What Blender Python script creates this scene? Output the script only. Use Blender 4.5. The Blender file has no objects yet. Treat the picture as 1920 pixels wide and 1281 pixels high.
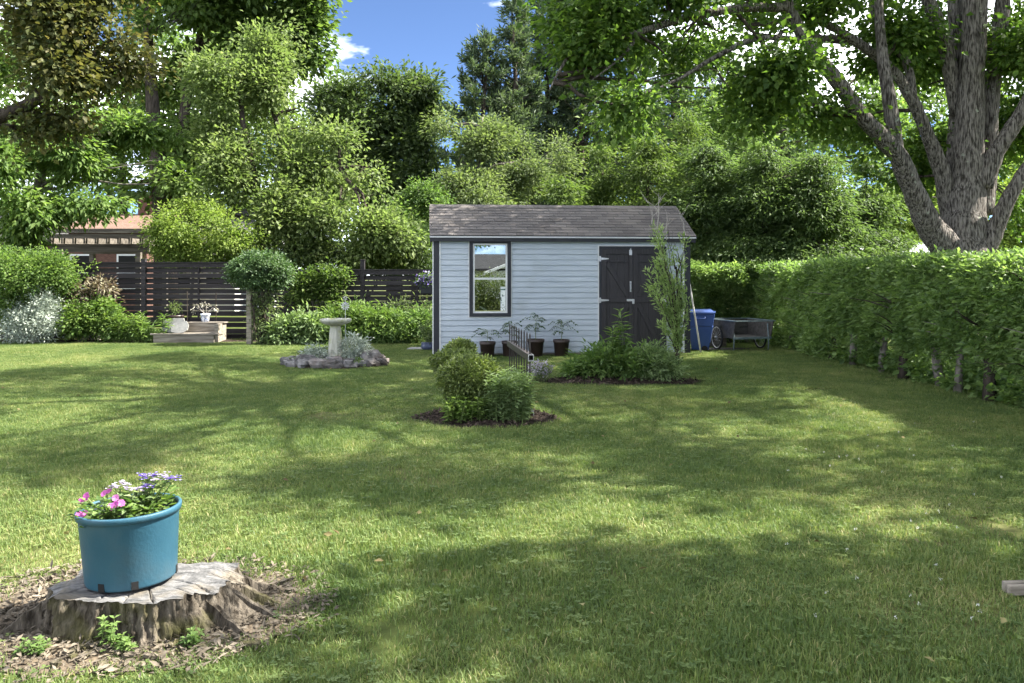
import bpy, math, random
import numpy as np
from mathutils import Vector, Matrix, noise as mnoise

R = math.radians
random.seed(7)
rng = np.random.default_rng(11)
sc = bpy.context.scene
col = sc.collection

# ------------------------------------------------------------------ camera
F = 1600.0          # focal length in photo pixels (photo is 1920 wide)
HZ = 518.0          # horizon row in the photo
H = 1.5             # eye height
cam_d = bpy.data.cameras.new('camera')
cam_d.sensor_width = 36.0
cam_d.lens = F / 1920.0 * 36.0
cam_d.shift_y = -(640.5 - HZ) / 1920.0
cam_d.clip_end = 2000
cam = bpy.data.objects.new('camera', cam_d)
cam.location = (0, 0, H)
cam.rotation_euler = (R(90), 0, 0)
col.objects.link(cam)
sc.camera = cam

# ------------------------------------------------------------------ sky, sun, exposure
SUN = Vector((0.80, 0.085, 0.88)).normalized()
EL = math.asin(SUN.z)
world = bpy.data.worlds.new('World')
sc.world = world
world.use_nodes = True
wn = world.node_tree.nodes
wl = world.node_tree.links
wn.clear()
w_out = wn.new('ShaderNodeOutputWorld')
w_bg = wn.new('ShaderNodeBackground')
w_sky = wn.new('ShaderNodeTexSky')
w_sky.sky_type = 'NISHITA'
w_sky.sun_disc = False
w_sky.sun_elevation = EL
w_sky.sun_rotation = math.atan2(SUN.x, SUN.y)
w_sky.altitude = 200
w_sky.air_density = 0.42
w_sky.dust_density = 0.1
w_sky.ozone_density = 4.0
w_tc = wn.new('ShaderNodeTexCoord')
w_map = wn.new('ShaderNodeMapping')
w_map.inputs['Scale'].default_value = (1.0, 1.0, 2.6)
w_noi = wn.new('ShaderNodeTexNoise')
w_noi.inputs['Scale'].default_value = 2.3
w_noi.inputs['Detail'].default_value = 7
w_noi.inputs['Roughness'].default_value = 0.58
w_cr = wn.new('ShaderNodeValToRGB')
w_cr.color_ramp.elements[0].position = 0.47
w_cr.color_ramp.elements[1].position = 0.66
w_map.inputs['Location'].default_value = (5.48, 3.04, 1.72)
w_mix = wn.new('ShaderNodeMixRGB')
w_mix.inputs[2].default_value = (27.0, 27.3, 28.0, 1)
wl.new(w_tc.outputs['Generated'], w_map.inputs['Vector'])
wl.new(w_map.outputs[0], w_noi.inputs['Vector'])
wl.new(w_noi.outputs['Fac'], w_cr.inputs[0])
wl.new(w_cr.outputs[0], w_mix.inputs[0])
wl.new(w_sky.outputs[0], w_mix.inputs[1])
wl.new(w_mix.outputs[0], w_bg.inputs[0])
wl.new(w_bg.outputs[0], w_out.inputs[0])
w_bg.inputs[1].default_value = 0.05

sun_d = bpy.data.lights.new('sun', 'SUN')
sun_d.energy = 3.7
sun_d.angle = R(0.55)
sun_d.color = (1.0, 0.95, 0.86)
sun = bpy.data.objects.new('sun', sun_d)
sun.rotation_euler = SUN.to_track_quat('Z', 'Y').to_euler()
sun.location = (20, 0, 30)
col.objects.link(sun)
vs = sc.view_settings
vs.view_transform = 'Standard'
vs.look = 'None'
vs.exposure = 2.68
vs.gamma = 1.0
vs.use_curve_mapping = False
sc.cycles.max_bounces = 8
sc.cycles.transparent_max_bounces = 8

# ------------------------------------------------------------------ helpers
def P(px, py, D):
    return Vector(((px - 960) / F * D, D, H - (py - HZ) / F * D))

def G(px, py):
    D = H * F / (py - HZ)
    return Vector(((px - 960) / F * D, D, 0.0))

xl_ = lambda px, D: (px - 960) / F * D
def tag(o, label=None, cat=None, group=None, kind=None):
    if label: o['label'] = label
    if cat: o['category'] = cat
    if group: o['group'] = group
    if kind: o['kind'] = kind
    return o

def empty(name, loc=(0, 0, 0), rz=0.0, label=None, cat=None, group=None):
    o = bpy.data.objects.new(name, None)
    o.empty_display_size = 0.1
    o.location = loc
    o.rotation_euler = (0, 0, rz)
    col.objects.link(o)
    return tag(o, label, cat, group)

def link(name, me, parent=None, loc=None, rot=None, scale=None):
    o = bpy.data.objects.new(name, me)
    col.objects.link(o)
    if parent: o.parent = parent
    if loc is not None: o.location = loc
    if rot is not None: o.rotation_euler = rot
    if scale is not None: o.scale = scale
    return o

class MB:
    def __init__(s): s.v = []; s.f = []
    def add(s, vs_, fs_):
        b = len(s.v)
        s.v += [tuple(v) for v in vs_]
        s.f += [tuple(i + b for i in f) for f in fs_]
        return s
    def box(s, x0, x1, y0, y1, z0, z1, M=None):
        vs_ = [Vector(p) for p in ((x0,y0,z0),(x1,y0,z0),(x1,y1,z0),(x0,y1,z0),(x0,y0,z1),(x1,y0,z1),(x1,y1,z1),(x0,y1,z1))]
        if M is not None: vs_ = [M @ v for v in vs_]
        return s.add(vs_, [(3,2,1,0),(4,5,6,7),(0,1,5,4),(1,2,6,5),(2,3,7,6),(3,0,4,7)])
    def bar(s, a, b, w, h, up=(0,0,1)):
        a = Vector(a); b = Vector(b); d = (b - a); L = d.length; d.normalize()
        up = Vector(up)
        if abs(d.dot(up)) > .98: up = Vector((0, 1, 0))
        x = d.cross(up).normalized(); z = x.cross(d)
        M = Matrix(((x.x,d.x,z.x,a.x),(x.y,d.y,z.y,a.y),(x.z,d.z,z.z,a.z),(0,0,0,1)))
        return s.box(-w/2, w/2, 0, L, -h/2, h/2, M)
    def tube(s, pts, rad, n=8, cap=True, noise=0.0, seed=0.0):
        pts = [Vector(p) for p in pts]
        m = len(pts)
        if not hasattr(rad, '__len__'): rad = [rad] * m
        vs_ = []; fs_ = []
        x = None
        for i, p in enumerate(pts):
            d = (pts[min(i+1, m-1)] - pts[max(i-1, 0)])
            if d.length < 1e-9: d = Vector((0, 0, 1))
            d.normalize()
            if x is None:
                x = d.orthogonal().normalized()
            else:
                x = (x - d * x.dot(d))
                if x.length < 1e-6: x = d.orthogonal()
                x.normalize()
            y = d.cross(x)
            for k in range(n):
                a = 2 * math.pi * k / n
                q = x * math.cos(a) + y * math.sin(a)
                r = rad[i]
                if noise: r *= 1 + noise * mnoise.noise((p + q * r) * (0.9 / max(r, .02)) * .5 + Vector((seed, 0, 0)))
                vs_.append(p + q * r)
        for i in range(m - 1):
            for k in range(n):
                a = i*n + k; b = i*n + (k+1) % n
                fs_.append((a, b, b + n, a + n))
        if cap:
            fs_.append(tuple(reversed(range(n)))); fs_.append(tuple(range((m-1)*n, m*n)))
        return s.add(vs_, fs_)
    def lathe(s, prof, n=32, c=(0, 0, 0), sy=1.0, cap0=True, cap1=True):
        vs_ = []; fs_ = []
        for r, z in prof:
            for k in range(n):
                a = 2 * math.pi * k / n
                vs_.append((c[0] + r*math.cos(a), c[1] + r*sy*math.sin(a), c[2] + z))
        for i in range(len(prof) - 1):
            for k in range(n):
                a = i*n + k; b = i*n + (k+1) % n
                fs_.append((a, b, b + n, a + n))
        if cap0: fs_.append(tuple(reversed(range(n))))
        if cap1: fs_.append(tuple(range((len(prof)-1)*n, len(prof)*n)))
        return s.add(vs_, fs_)
    def mesh(s, name, mat, smooth=False):
        me = bpy.data.meshes.new(name)
        me.from_pydata(s.v, [], s.f)
        me.materials.append(mat)
        if smooth: me.shade_smooth()
        me.update()
        return me
    def build(s, name, mat, parent=None, smooth=False, bevel=0.0, **k):
        o = link(name, s.mesh(name, mat, smooth), parent, **k)
        if bevel:
            md = o.modifiers.new('bevel', 'BEVEL'); md.width = bevel; md.segments = 2; md.limit_method = 'ANGLE'
        return o

# ------------------------------------------------------------------ materials
MATS = {}
def mat(name, c1, c2=None, nscale=5.0, stretch=(1, 1, 1), rough=.6, spec=.3, bump=0.0, bscale=None, metal=0.0, rnd=0.0, detail=6, ramp=(.35, .65), c3=None, c3scale=1.0, c3r=(.5, .65), coords='Object', bdist=0.01):
    m = bpy.data.materials.new(name); m.use_nodes = True
    nt = m.node_tree; N = nt.nodes; L = nt.links
    b = N['Principled BSDF']
    b.inputs['Roughness'].default_value = rough
    b.inputs['Specular IOR Level'].default_value = spec
    b.inputs['Metallic'].default_value = metal
    tc = N.new('ShaderNodeTexCoord'); mp = N.new('ShaderNodeMapping')
    mp.inputs['Scale'].default_value = stretch
    geo = N.new('ShaderNodeNewGeometry')
    L.new(geo.outputs['Position'] if coords == 'World' else tc.outputs[coords], mp.inputs['Vector'])
    colout = None
    if c2 is not None:
        no = N.new('ShaderNodeTexNoise'); no.inputs['Scale'].default_value = nscale; no.inputs['Detail'].default_value = detail
        no.inputs['Roughness'].default_value = .6
        L.new(mp.outputs[0], no.inputs['Vector'])
        cr = N.new('ShaderNodeValToRGB')
        cr.color_ramp.elements[0].position = ramp[0]; cr.color_ramp.elements[1].position = ramp[1]
        cr.color_ramp.elements[0].color = (*c1, 1); cr.color_ramp.elements[1].color = (*c2, 1)
        L.new(no.outputs['Fac'], cr.inputs[0])
        colout = cr.outputs[0]
    else:
        rgb = N.new('ShaderNodeRGB'); rgb.outputs[0].default_value = (*c1, 1); colout = rgb.outputs[0]
    if c3 is not None:
        n3 = N.new('ShaderNodeTexNoise'); n3.inputs['Scale'].default_value = c3scale; n3.inputs['Detail'].default_value = 5
        L.new(tc.outputs['Object'] if coords != 'World' else geo.outputs['Position'], n3.inputs['Vector'])
        r3 = N.new('ShaderNodeValToRGB'); r3.color_ramp.elements[0].position = c3r[0]; r3.color_ramp.elements[1].position = c3r[1]
        L.new(n3.outputs['Fac'], r3.inputs[0])
        mx = N.new('ShaderNodeMixRGB'); mx.inputs[2].default_value = (*c3, 1)
        L.new(r3.outputs[0], mx.inputs[0]); L.new(colout, mx.inputs[1]); colout = mx.outputs[0]
    if rnd:
        oi = N.new('ShaderNodeObjectInfo'); mr = N.new('ShaderNodeMapRange')
        mr.inputs[3].default_value = 1 - rnd; mr.inputs[4].default_value = 1 + rnd
        L.new(oi.outputs['Random'], mr.inputs[0])
        mu = N.new('ShaderNodeVectorMath'); mu.operation = 'SCALE'
        L.new(colout, mu.inputs[0]); L.new(mr.outputs[0], mu.inputs['Scale']); colout = mu.outputs[0]
    L.new(colout, b.inputs['Base Color'])
    if bump:
        nb = N.new('ShaderNodeTexNoise'); nb.inputs['Scale'].default_value = bscale or nscale * 2; nb.inputs['Detail'].default_value = 8
        L.new(mp.outputs[0], nb.inputs['Vector'])
        bp = N.new('ShaderNodeBump'); bp.inputs['Strength'].default_value = bump; bp.inputs['Distance'].default_value = bdist
        L.new(nb.outputs['Fac'], bp.inputs['Height']); L.new(bp.outputs[0], b.inputs['Normal'])
    MATS[name] = m
    return m

def leafmat(name, dark, mid, light, trans=.38, rough=.55, spec=.22, world=0.0, tcol=None):
    m = bpy.data.materials.new(name); m.use_nodes = True
    nt = m.node_tree; N = nt.nodes; L = nt.links
    b = N['Principled BSDF']; out = N['Material Output']
    b.inputs['Roughness'].default_value = rough
    b.inputs['Specular IOR Level'].default_value = spec
    at = N.new('ShaderNodeAttribute'); at.attribute_name = 'tint'
    cr = N.new('ShaderNodeValToRGB'); e = cr.color_ramp.elements
    if dark[1] > dark[0] * 1.2 and dark[1] > dark[2]:
        dark, mid, light = [(c[0] * .96, c[1] * .99, c[2] * 1.1) for c in (dark, mid, light)]
    e[0].position = 0.1; e[0].color = (*dark, 1); e[1].position = .95; e[1].color = (*light, 1)
    x = e.new(.5); x.color = (*mid, 1)
    fac = at.outputs['Fac']
    if world:
        geo = N.new('ShaderNodeNewGeometry'); no = N.new('ShaderNodeTexNoise'); no.inputs['Scale'].default_value = world; no.inputs['Detail'].default_value = 3
        L.new(geo.outputs['Position'], no.inputs['Vector'])
        ma = N.new('ShaderNodeMath'); ma.operation = 'MULTIPLY_ADD'; ma.inputs[1].default_value = 1.1; ma.inputs[2].default_value = -.55
        L.new(no.outputs['Fac'], ma.inputs[0])
        ad = N.new('ShaderNodeMath'); ad.operation = 'ADD'
        L.new(ma.outputs[0], ad.inputs[0]); L.new(fac, ad.inputs[1]); fac = ad.outputs[0]
    L.new(fac, cr.inputs[0])
    L.new(cr.outputs[0], b.inputs['Base Color'])
    tr = N.new('ShaderNodeBsdfTranslucent')
    mu = N.new('ShaderNodeMixRGB'); mu.blend_type = 'MULTIPLY'; mu.inputs[0].default_value = 1.0
    mu.inputs[2].default_value = (*(tcol or (1.3, 1.42, .75)), 1)
    L.new(cr.outputs[0], mu.inputs[1]); L.new(mu.outputs[0], tr.inputs['Color'])
    mix = N.new('ShaderNodeMixShader'); mix.inputs[0].default_value = trans
    L.new(b.outputs[0], mix.inputs[1]); L.new(tr.outputs[0], mix.inputs[2]); L.new(mix.outputs[0], out.inputs['Surface'])
    MATS[name] = m
    return m

# foliage
LM = {}
LM['maple']  = leafmat('maple_leaf', (.045,.085,.018), (.085,.145,.027), (.15,.21,.04), trans=.5)
LM['ash']    = leafmat('ash_leaf', (.065,.115,.028), (.12,.185,.045), (.20,.26,.075), trans=.48)
LM['oak']    = leafmat('oak_leaf', (.05,.085,.02), (.095,.145,.035), (.15,.20,.05), trans=.48)
LM['cherry'] = leafmat('cherry_leaf', (.085,.12,.035), (.15,.195,.06), (.235,.27,.10), trans=.48, tcol=(1.25,1.38,.85))
LM['yellow'] = leafmat('golden_leaf', (.10,.15,.03), (.17,.23,.045), (.26,.31,.075), trans=.45, tcol=(1.3,1.42,.8))
LM['copper'] = leafmat('copper_leaf', (.045,.065,.022), (.095,.105,.034), (.15,.135,.05), trans=.42, tcol=(1.35,1.25,.7))
LM['dark']   = leafmat('dark_leaf', (.045,.068,.026), (.078,.112,.038), (.125,.165,.055), trans=.42)
LM['pine']   = leafmat('pine_needle', (.045,.068,.036), (.08,.11,.055), (.13,.165,.08), trans=.35)
LM['hemlock']= leafmat('hemlock_needle', (.05,.08,.02), (.10,.145,.035), (.17,.215,.06), trans=.45)
LM['hemdark']= leafmat('shaded_hemlock_needle', (.05,.08,.028), (.095,.14,.046), (.155,.21,.07), trans=.48)
LM['mid']    = leafmat('grey_green_leaf', (.07,.10,.038), (.13,.165,.065), (.20,.235,.10), trans=.45)
LM['hedge']  = leafmat('hedge_leaf', (.085,.14,.04), (.16,.235,.07), (.26,.34,.115), trans=.48, world=.9, spec=.4, rough=.5)
LM['box']    = leafmat('boxwood_leaf', (.06,.085,.022), (.125,.165,.038), (.21,.245,.062), trans=.3, spec=.45)
LM['green']  = leafmat('perennial_leaf', (.055,.10,.026), (.11,.175,.045), (.19,.265,.075), trans=.4)
LM['bright'] = leafmat('bright_perennial_leaf', (.065,.115,.025), (.12,.185,.04), (.20,.265,.065), trans=.4)
LM['bluegreen'] = leafmat('phlox_leaf', (.095,.14,.055), (.18,.245,.095), (.30,.37,.17), trans=.4)
LM['silver'] = leafmat('silver_leaf', (.20,.24,.19), (.36,.41,.34), (.55,.60,.52), trans=.18, tcol=(1, 1, .9))
LM['bronze'] = leafmat('bronze_shrub_leaf', (.07,.05,.04), (.15,.12,.08), (.32,.31,.20), trans=.3, tcol=(1.2,1.1,.8))
LM['ivy']    = leafmat('ivy_leaf', (.035,.07,.022), (.07,.125,.04), (.14,.2,.075), trans=.3, spec=.5)
LM['willow'] = leafmat('willow_leaf', (.16,.22,.07), (.27,.35,.12), (.42,.50,.20), trans=.4)
LM['tomato'] = leafmat('tomato_leaf', (.035,.065,.024), (.06,.10,.035), (.10,.15,.05), trans=.25)
LM['pink']   = leafmat('pink_petal', (.45,.09,.34), (.62,.18,.48), (.80,.45,.66), trans=.3, tcol=(1.1,.8,1))
LM['purple'] = leafmat('violet_petal', (.08,.045,.28), (.17,.11,.42), (.62,.58,.78), trans=.25, tcol=(1, .9, 1))
LM['lilac']  = leafmat('lilac_petal', (.33,.27,.40), (.48,.42,.52), (.66,.62,.68), trans=.25, tcol=(1, 1, 1))
LM['white']  = leafmat('white_petal', (.6,.6,.55), (.72,.72,.68), (.82,.82,.8), trans=.2, tcol=(1, 1, 1))
LM['deadleaf'] = leafmat('withered_leaf', (.22,.20,.15), (.38,.36,.28), (.6,.58,.48), trans=.2, tcol=(1, 1, .9))

LM['brownleaf'] = leafmat('fallen_leaf', (.10,.075,.03), (.17,.14,.06), (.27,.24,.10), trans=.2, tcol=(1, 1, .8))
def grassmat():
    m = bpy.data.materials.new('grass_blade'); m.use_nodes = True
    nt = m.node_tree; N = nt.nodes; L = nt.links
    b = N['Principled BSDF']; out = N['Material Output']
    b.inputs['Roughness'].default_value = .5; b.inputs['Specular IOR Level'].default_value = .22
    at = N.new('ShaderNodeAttribute'); at.attribute_name = 'tint'
    geo = N.new('ShaderNodeNewGeometry')
    cr = N.new('ShaderNodeValToRGB'); e = cr.color_ramp.elements
    e[0].position = 0; e[0].color = (.066,.112,.034, 1); e[1].position = 1; e[1].color = (.38,.335,.17, 1)
    x = e.new(.45); x.color = (.136,.19,.056, 1); x = e.new(.8); x.color = (.23,.265,.09, 1)
    n1 = N.new('ShaderNodeTexNoise'); n1.inputs['Scale'].default_value = .55; n1.inputs['Detail'].default_value = 4
    n2 = N.new('ShaderNodeTexNoise'); n2.inputs['Scale'].default_value = 3.2; n2.inputs['Detail'].default_value = 3
    for n in (n1, n2): L.new(geo.outputs['Position'], n.inputs['Vector'])
    a = N.new('ShaderNodeMath'); a.operation = 'MULTIPLY_ADD'; a.inputs[1].default_value = 1.2; a.inputs[2].default_value = -.60
    c = N.new('ShaderNodeMath'); c.operation = 'MULTIPLY_ADD'; c.inputs[1].default_value = .9; c.inputs[2].default_value = -.45
    L.new(n1.outputs['Fac'], a.inputs[0]); L.new(n2.outputs['Fac'], c.inputs[0])
    s1 = N.new('ShaderNodeMath'); s2 = N.new('ShaderNodeMath')
    L.new(a.outputs[0], s1.inputs[0]); L.new(c.outputs[0], s1.inputs[1])
    L.new(s1.outputs[0], s2.inputs[0]); L.new(at.outputs['Fac'], s2.inputs[1])
    L.new(s2.outputs[0], cr.inputs[0])
    L.new(cr.outputs[0], b.inputs['Base Color'])
    tr = N.new('ShaderNodeBsdfTranslucent')
    mu = N.new('ShaderNodeMixRGB'); mu.blend_type = 'MULTIPLY'; mu.inputs[0].default_value = 1; mu.inputs[2].default_value = (1.25,1.35,.8,1)
    L.new(cr.outputs[0], mu.inputs[1]); L.new(mu.outputs[0], tr.inputs['Color'])
    mix = N.new('ShaderNodeMixShader'); mix.inputs[0].default_value = .35
    L.new(b.outputs[0], mix.inputs[1]); L.new(tr.outputs[0], mix.inputs[2]); L.new(mix.outputs[0], out.inputs['Surface'])
    return m
M_grass = grassmat()

M_lawn = mat('lawn_soil', (.045,.06,.018), (.085,.105,.03), nscale=3.5, rough=.95, spec=.05, bump=.5, bscale=30, c3=(.12,.115,.05), c3scale=.6, coords='World')
M_mulch = mat('mulch', (.018,.013,.010), (.06,.045,.036), nscale=26, rough=.95, spec=.1, bump=1, bscale=40, bdist=.02)
M_chip = mat('mulch_chip', (.02,.015,.012), (.10,.075,.06), nscale=9, rough=.9, spec=.15, coords='World')
M_chipw = mat('wood_chip', (.06,.05,.037), (.20,.17,.13), nscale=14, rough=.9, spec=.1, coords='World')
M_soil = mat('potting_soil', (.012,.009,.007), (.05,.04,.03), nscale=60, rough=.95, bump=1, bscale=90)
M_gravel = mat('gravel_path', (.05,.045,.04), (.16,.15,.135), nscale=40, rough=.95, bump=.8, bscale=60, coords='World')
M_siding = mat('vinyl_siding', (.42,.465,.52), (.49,.535,.585), nscale=2.2, stretch=(.6,1,3), rough=.45, spec=.35, bump=.05, bscale=60, rnd=.035, coords='World', c3=(.36,.39,.41), c3scale=1.6, c3r=(.56,.85))
M_whitetrim = mat('white_trim', (.62,.63,.62), (.72,.72,.71), nscale=8, rough=.45)
M_blacktrim = mat('black_paint', (.018,.019,.026), (.03,.031,.038), nscale=6, stretch=(1,1,.3), rough=.5, spec=.35, bump=.15, bscale=40)
M_door = mat('black_door_paint', (.026,.023,.026), (.04,.036,.039), nscale=5, stretch=(6,6,.5), rough=.5, spec=.35, bump=.25, bscale=14)
M_shingle = mat('asphalt_shingle', (.09,.082,.078), (.155,.14,.13), nscale=60, rough=.92, spec=.12, bump=.5, bscale=160, rnd=.20, c3=(.20,.175,.155), c3scale=1.3, c3r=(.5,.8), coords='World')
M_drip = mat('drip_edge', (.55,.55,.56), None, rough=.4)
M_steel = mat('zinc_hardware', (.55,.56,.58), (.42,.42,.43), nscale=30, rough=.38, metal=.85)
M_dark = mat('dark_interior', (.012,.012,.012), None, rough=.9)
M_fence = mat('dark_stained_wood', (.022,.019,.022), (.05,.043,.044), nscale=3, stretch=(.35,1,7), rough=.72, spec=.25, bump=.4, bscale=8, rnd=.22)
M_weather = mat('weathered_wood', (.14,.12,.095), (.32,.285,.235), nscale=3.5, stretch=(.5,5,5), rough=.88, spec=.1, bump=.6, bscale=10, rnd=.12)
M_beam = mat('old_pergola_wood', (.06,.052,.043), (.17,.15,.125), nscale=2.5, stretch=(.3,4,4), rough=.9, spec=.1, bump=.6, rnd=.2)
M_bark = mat('maple_bark', (.038,.033,.029), (.235,.212,.19), nscale=26, stretch=(1.8,1.8,.28), ramp=(.40,.60), detail=10, rough=.95, spec=.08, bump=1.0, bscale=24, bdist=.07, c3=(.30,.32,.26), c3scale=5.5, c3r=(.66,.70), coords='World')
M_bark2 = mat('dark_bark', (.025,.021,.017), (.085,.07,.058), nscale=12, stretch=(1.5,1.5,.3), rough=.95, spec=.05, bump=.9, bdist=.04, coords='World')
M_bark3 = mat('young_bark', (.10,.088,.075), (.21,.19,.165), nscale=16, stretch=(1,1,.5), rough=.9, spec=.1, bump=.6, coords='World')
M_twig = mat('bare_twig', (.30,.27,.24), (.42,.39,.35), nscale=18, rough=.85, coords='World')
M_stem = mat('green_stem', (.09,.14,.04), (.15,.19,.06), nscale=10, rough=.6)
M_stone = mat('field_stone', (.06,.058,.056), (.20,.19,.185), nscale=7, rough=.92, spec=.15, bump=.8, bscale=22, bdist=.02, rnd=.35, c3=(.13,.10,.085), c3scale=2.5, c3r=(.5,.7), coords='World')
M_slab = mat('grey_flagstone', (.20,.20,.19), (.33,.325,.30), nscale=6, rough=.9, bump=.6, bscale=25, rnd=.12)
M_concrete = mat('mossy_concrete', (.34,.335,.27), (.50,.49,.42), nscale=7, stretch=(2.5,2.5,.5), rough=.92, spec=.1, bump=.5, bscale=40, c3=(.27,.29,.12), c3scale=6, c3r=(.5,.7))
M_pot = mat('teal_blue_plastic', (.018,.072,.11), (.03,.094,.135), nscale=3.2, rough=.5, spec=.35, bump=.12, bscale=70, c3=(.04,.09,.12), c3scale=7, c3r=(.5,.72))
M_blackpot = mat('brown_black_plastic', (.028,.019,.016), (.05,.033,.028), nscale=5, rough=.42, spec=.4)
M_blue = mat('blue_plastic', (.022,.055,.19), (.032,.07,.225), nscale=4, rough=.45, spec=.4, bump=.05)
M_pole = mat('pale_pole', (.42,.41,.37), (.58,.57,.52), nscale=9, rough=.55)
M_cartwood = mat('grey_plywood', (.035,.033,.032), (.075,.07,.066), nscale=4, stretch=(1,4,4), rough=.85, bump=.3, rnd=.1)
M_cartrim = mat('painted_steel_edge', (.09,.13,.145), (.17,.21,.22), nscale=15, rough=.45, metal=.3)
M_tyre = mat('rubber_tyre', (.015,.015,.015), (.03,.03,.03), nscale=20, rough=.8)
M_brown_metal = mat('brown_black_aluminium', (.028,.022,.02), (.05,.04,.036), nscale=10, rough=.38, spec=.5)
M_cutend = mat('bare_aluminium_end', (.40,.40,.39), (.5,.5,.49), nscale=20, rough=.5)
M_brownroof = mat('brown_roof_shingle', (.11,.066,.048), (.19,.12,.092), nscale=5, stretch=(1,1,14), rough=.9, bump=.3, coords='World')
M_redbrick = mat('red_brown_wall', (.085,.045,.035), (.16,.085,.065), nscale=8, stretch=(1,1,4), rough=.9, bump=.4)
M_greyroof = mat('grey_roof_shingle', (.075,.072,.07), (.13,.125,.12), nscale=5, stretch=(1,1,10), rough=.9, bump=.3, coords='World')
M_darkroof = mat('charcoal_roof_shingle', (.022,.022,.023), (.045,.044,.045), nscale=5, stretch=(1,1,10), rough=.9, coords='World')
M_paleroof = mat('pale_grey_roof', (.36,.37,.39), (.50,.51,.52), nscale=5, stretch=(1,1,10), rough=.85, bump=.2, coords='World')
M_pale = mat('pale_house_siding', (.58,.57,.54), (.68,.67,.63), nscale=4, stretch=(1,1,10), rough=.7)
M_canvas = mat('white_canvas', (.72,.70,.66), (.80,.79,.76), nscale=3, rough=.8)
M_paper = mat('printed_label', (.75,.78,.75), (.10,.16,.14), nscale=22, stretch=(1,1,1), rough=.4, ramp=(.55,.6), detail=2)
M_ceramic = mat('blue_white_ceramic', (.70,.72,.76), (.20,.25,.42), nscale=28, rough=.22, spec=.5, ramp=(.5,.56), detail=2)
M_bluepot = mat('blue_glazed_pot', (.05,.06,.11), (.10,.12,.19), nscale=8, rough=.3, spec=.5)

def stumpside():
    m = mat('mossy_stump_side', (.028,.023,.017), (.15,.128,.10), nscale=16, stretch=(2.2,2.2,.5), rough=.95, spec=.06, bump=1.0, bscale=14, bdist=.05, c3=(.095,.09,.035), c3scale=5, c3r=(.5,.72), coords='World')
    return m
M_stump = stumpside()
def stumptop():
    m = mat('sawn_stump_top', (.075,.075,.075), (.215,.21,.205), nscale=10, stretch=(1,5,1), rough=.9, spec=.1, bump=.7, bscale=30, bdist=.02, c3=(.16,.14,.11), c3scale=6, c3r=(.5,.68), coords='Object')
    nt = m.node_tree; N = nt.nodes; L = nt.links
    tc = [n for n in N if n.type == 'TEX_COORD'][0]
    wv = N.new('ShaderNodeTexWave'); wv.wave_type = 'RINGS'; wv.rings_direction = 'Z'
    wv.inputs['Scale'].default_value = 16; wv.inputs['Distortion'].default_value = 3.0; wv.inputs['Detail'].default_value = 3; wv.inputs['Detail Scale'].default_value = 2
    L.new(tc.outputs['Object'], wv.inputs['Vector'])
    b = N['Principled BSDF']; src = b.inputs['Base Color'].links[0].from_socket
    mx = N.new('ShaderNodeMixRGB'); mx.blend_type = 'MULTIPLY'; mx.inputs[0].default_value = .13
    L.new(src, mx.inputs[1]); L.new(wv.outputs['Color'], mx.inputs[2]); L.new(mx.outputs[0], b.inputs['Base Color'])
    return m
M_stumptop = stumptop()

def glassmat():
    m = bpy.data.materials.new('window_glass'); m.use_nodes = True
    nt = m.node_tree; N = nt.nodes; L = nt.links
    N.remove(N['Principled BSDF'])
    gl = N.new('ShaderNodeBsdfGlossy'); gl.inputs['Roughness'].default_value = .004; gl.inputs['Color'].default_value = (.9,.93,.95,1)
    tr = N.new('ShaderNodeBsdfTransparent'); tr.inputs['Color'].default_value = (.75,.8,.78,1)
    mx = N.new('ShaderNodeMixShader'); mx.inputs[0].default_value = .36
    L.new(tr.outputs[0], mx.inputs[1]); L.new(gl.outputs[0], mx.inputs[2]); L.new(mx.outputs[0], N['Material Output'].inputs['Surface'])
    return m
M_glass = glassmat()

# ------------------------------------------------------------------ leaves and trees
def nrmz(a): return a / np.maximum(np.linalg.norm(a, axis=-1, keepdims=True), 1e-9)

def leaf_object(name, pos, d, nr, L, W, tint, m, parent=None, kind=None, fold=.16, droop=.12, wide=.45):
    n = len(pos)
    d = nrmz(d); side = nrmz(np.cross(d, nr)); up = np.cross(side, d)
    L = np.broadcast_to(np.asarray(L, float).reshape(-1, 1), (n, 1)); W = np.broadcast_to(np.asarray(W, float).reshape(-1, 1), (n, 1))
    mid = pos + d * L * wide
    v = np.empty((n, 4, 3))
    v[:, 0] = pos
    v[:, 1] = mid + side * W * .5 + up * W * fold
    v[:, 2] = pos + d * L - up * L * droop
    v[:, 3] = mid - side * W * .5 + up * W * fold
    me = bpy.data.meshes.new(name)
    me.vertices.add(n * 4); me.vertices.foreach_set('co', v.astype(np.float32).ravel())
    b = (np.arange(n) * 4)[:, None]
    idx = (b + np.array([[0, 1, 2, 0, 2, 3]])).astype(np.int32).ravel()
    me.loops.add(n * 6); me.loops.foreach_set('vertex_index', idx)
    me.polygons.add(n * 2); me.polygons.foreach_set('loop_start', np.arange(0, n * 6, 3, dtype=np.int32))
    me.update(calc_edges=True)
    a = me.attributes.new('tint', 'FLOAT', 'POINT')
    a.data.foreach_set('value', np.repeat(np.clip(tint, 0, 1), 4).astype(np.float32))
    me.materials.append(m)
    o = link(name, me, parent)
    if kind: o['kind'] = kind
    return o

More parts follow.
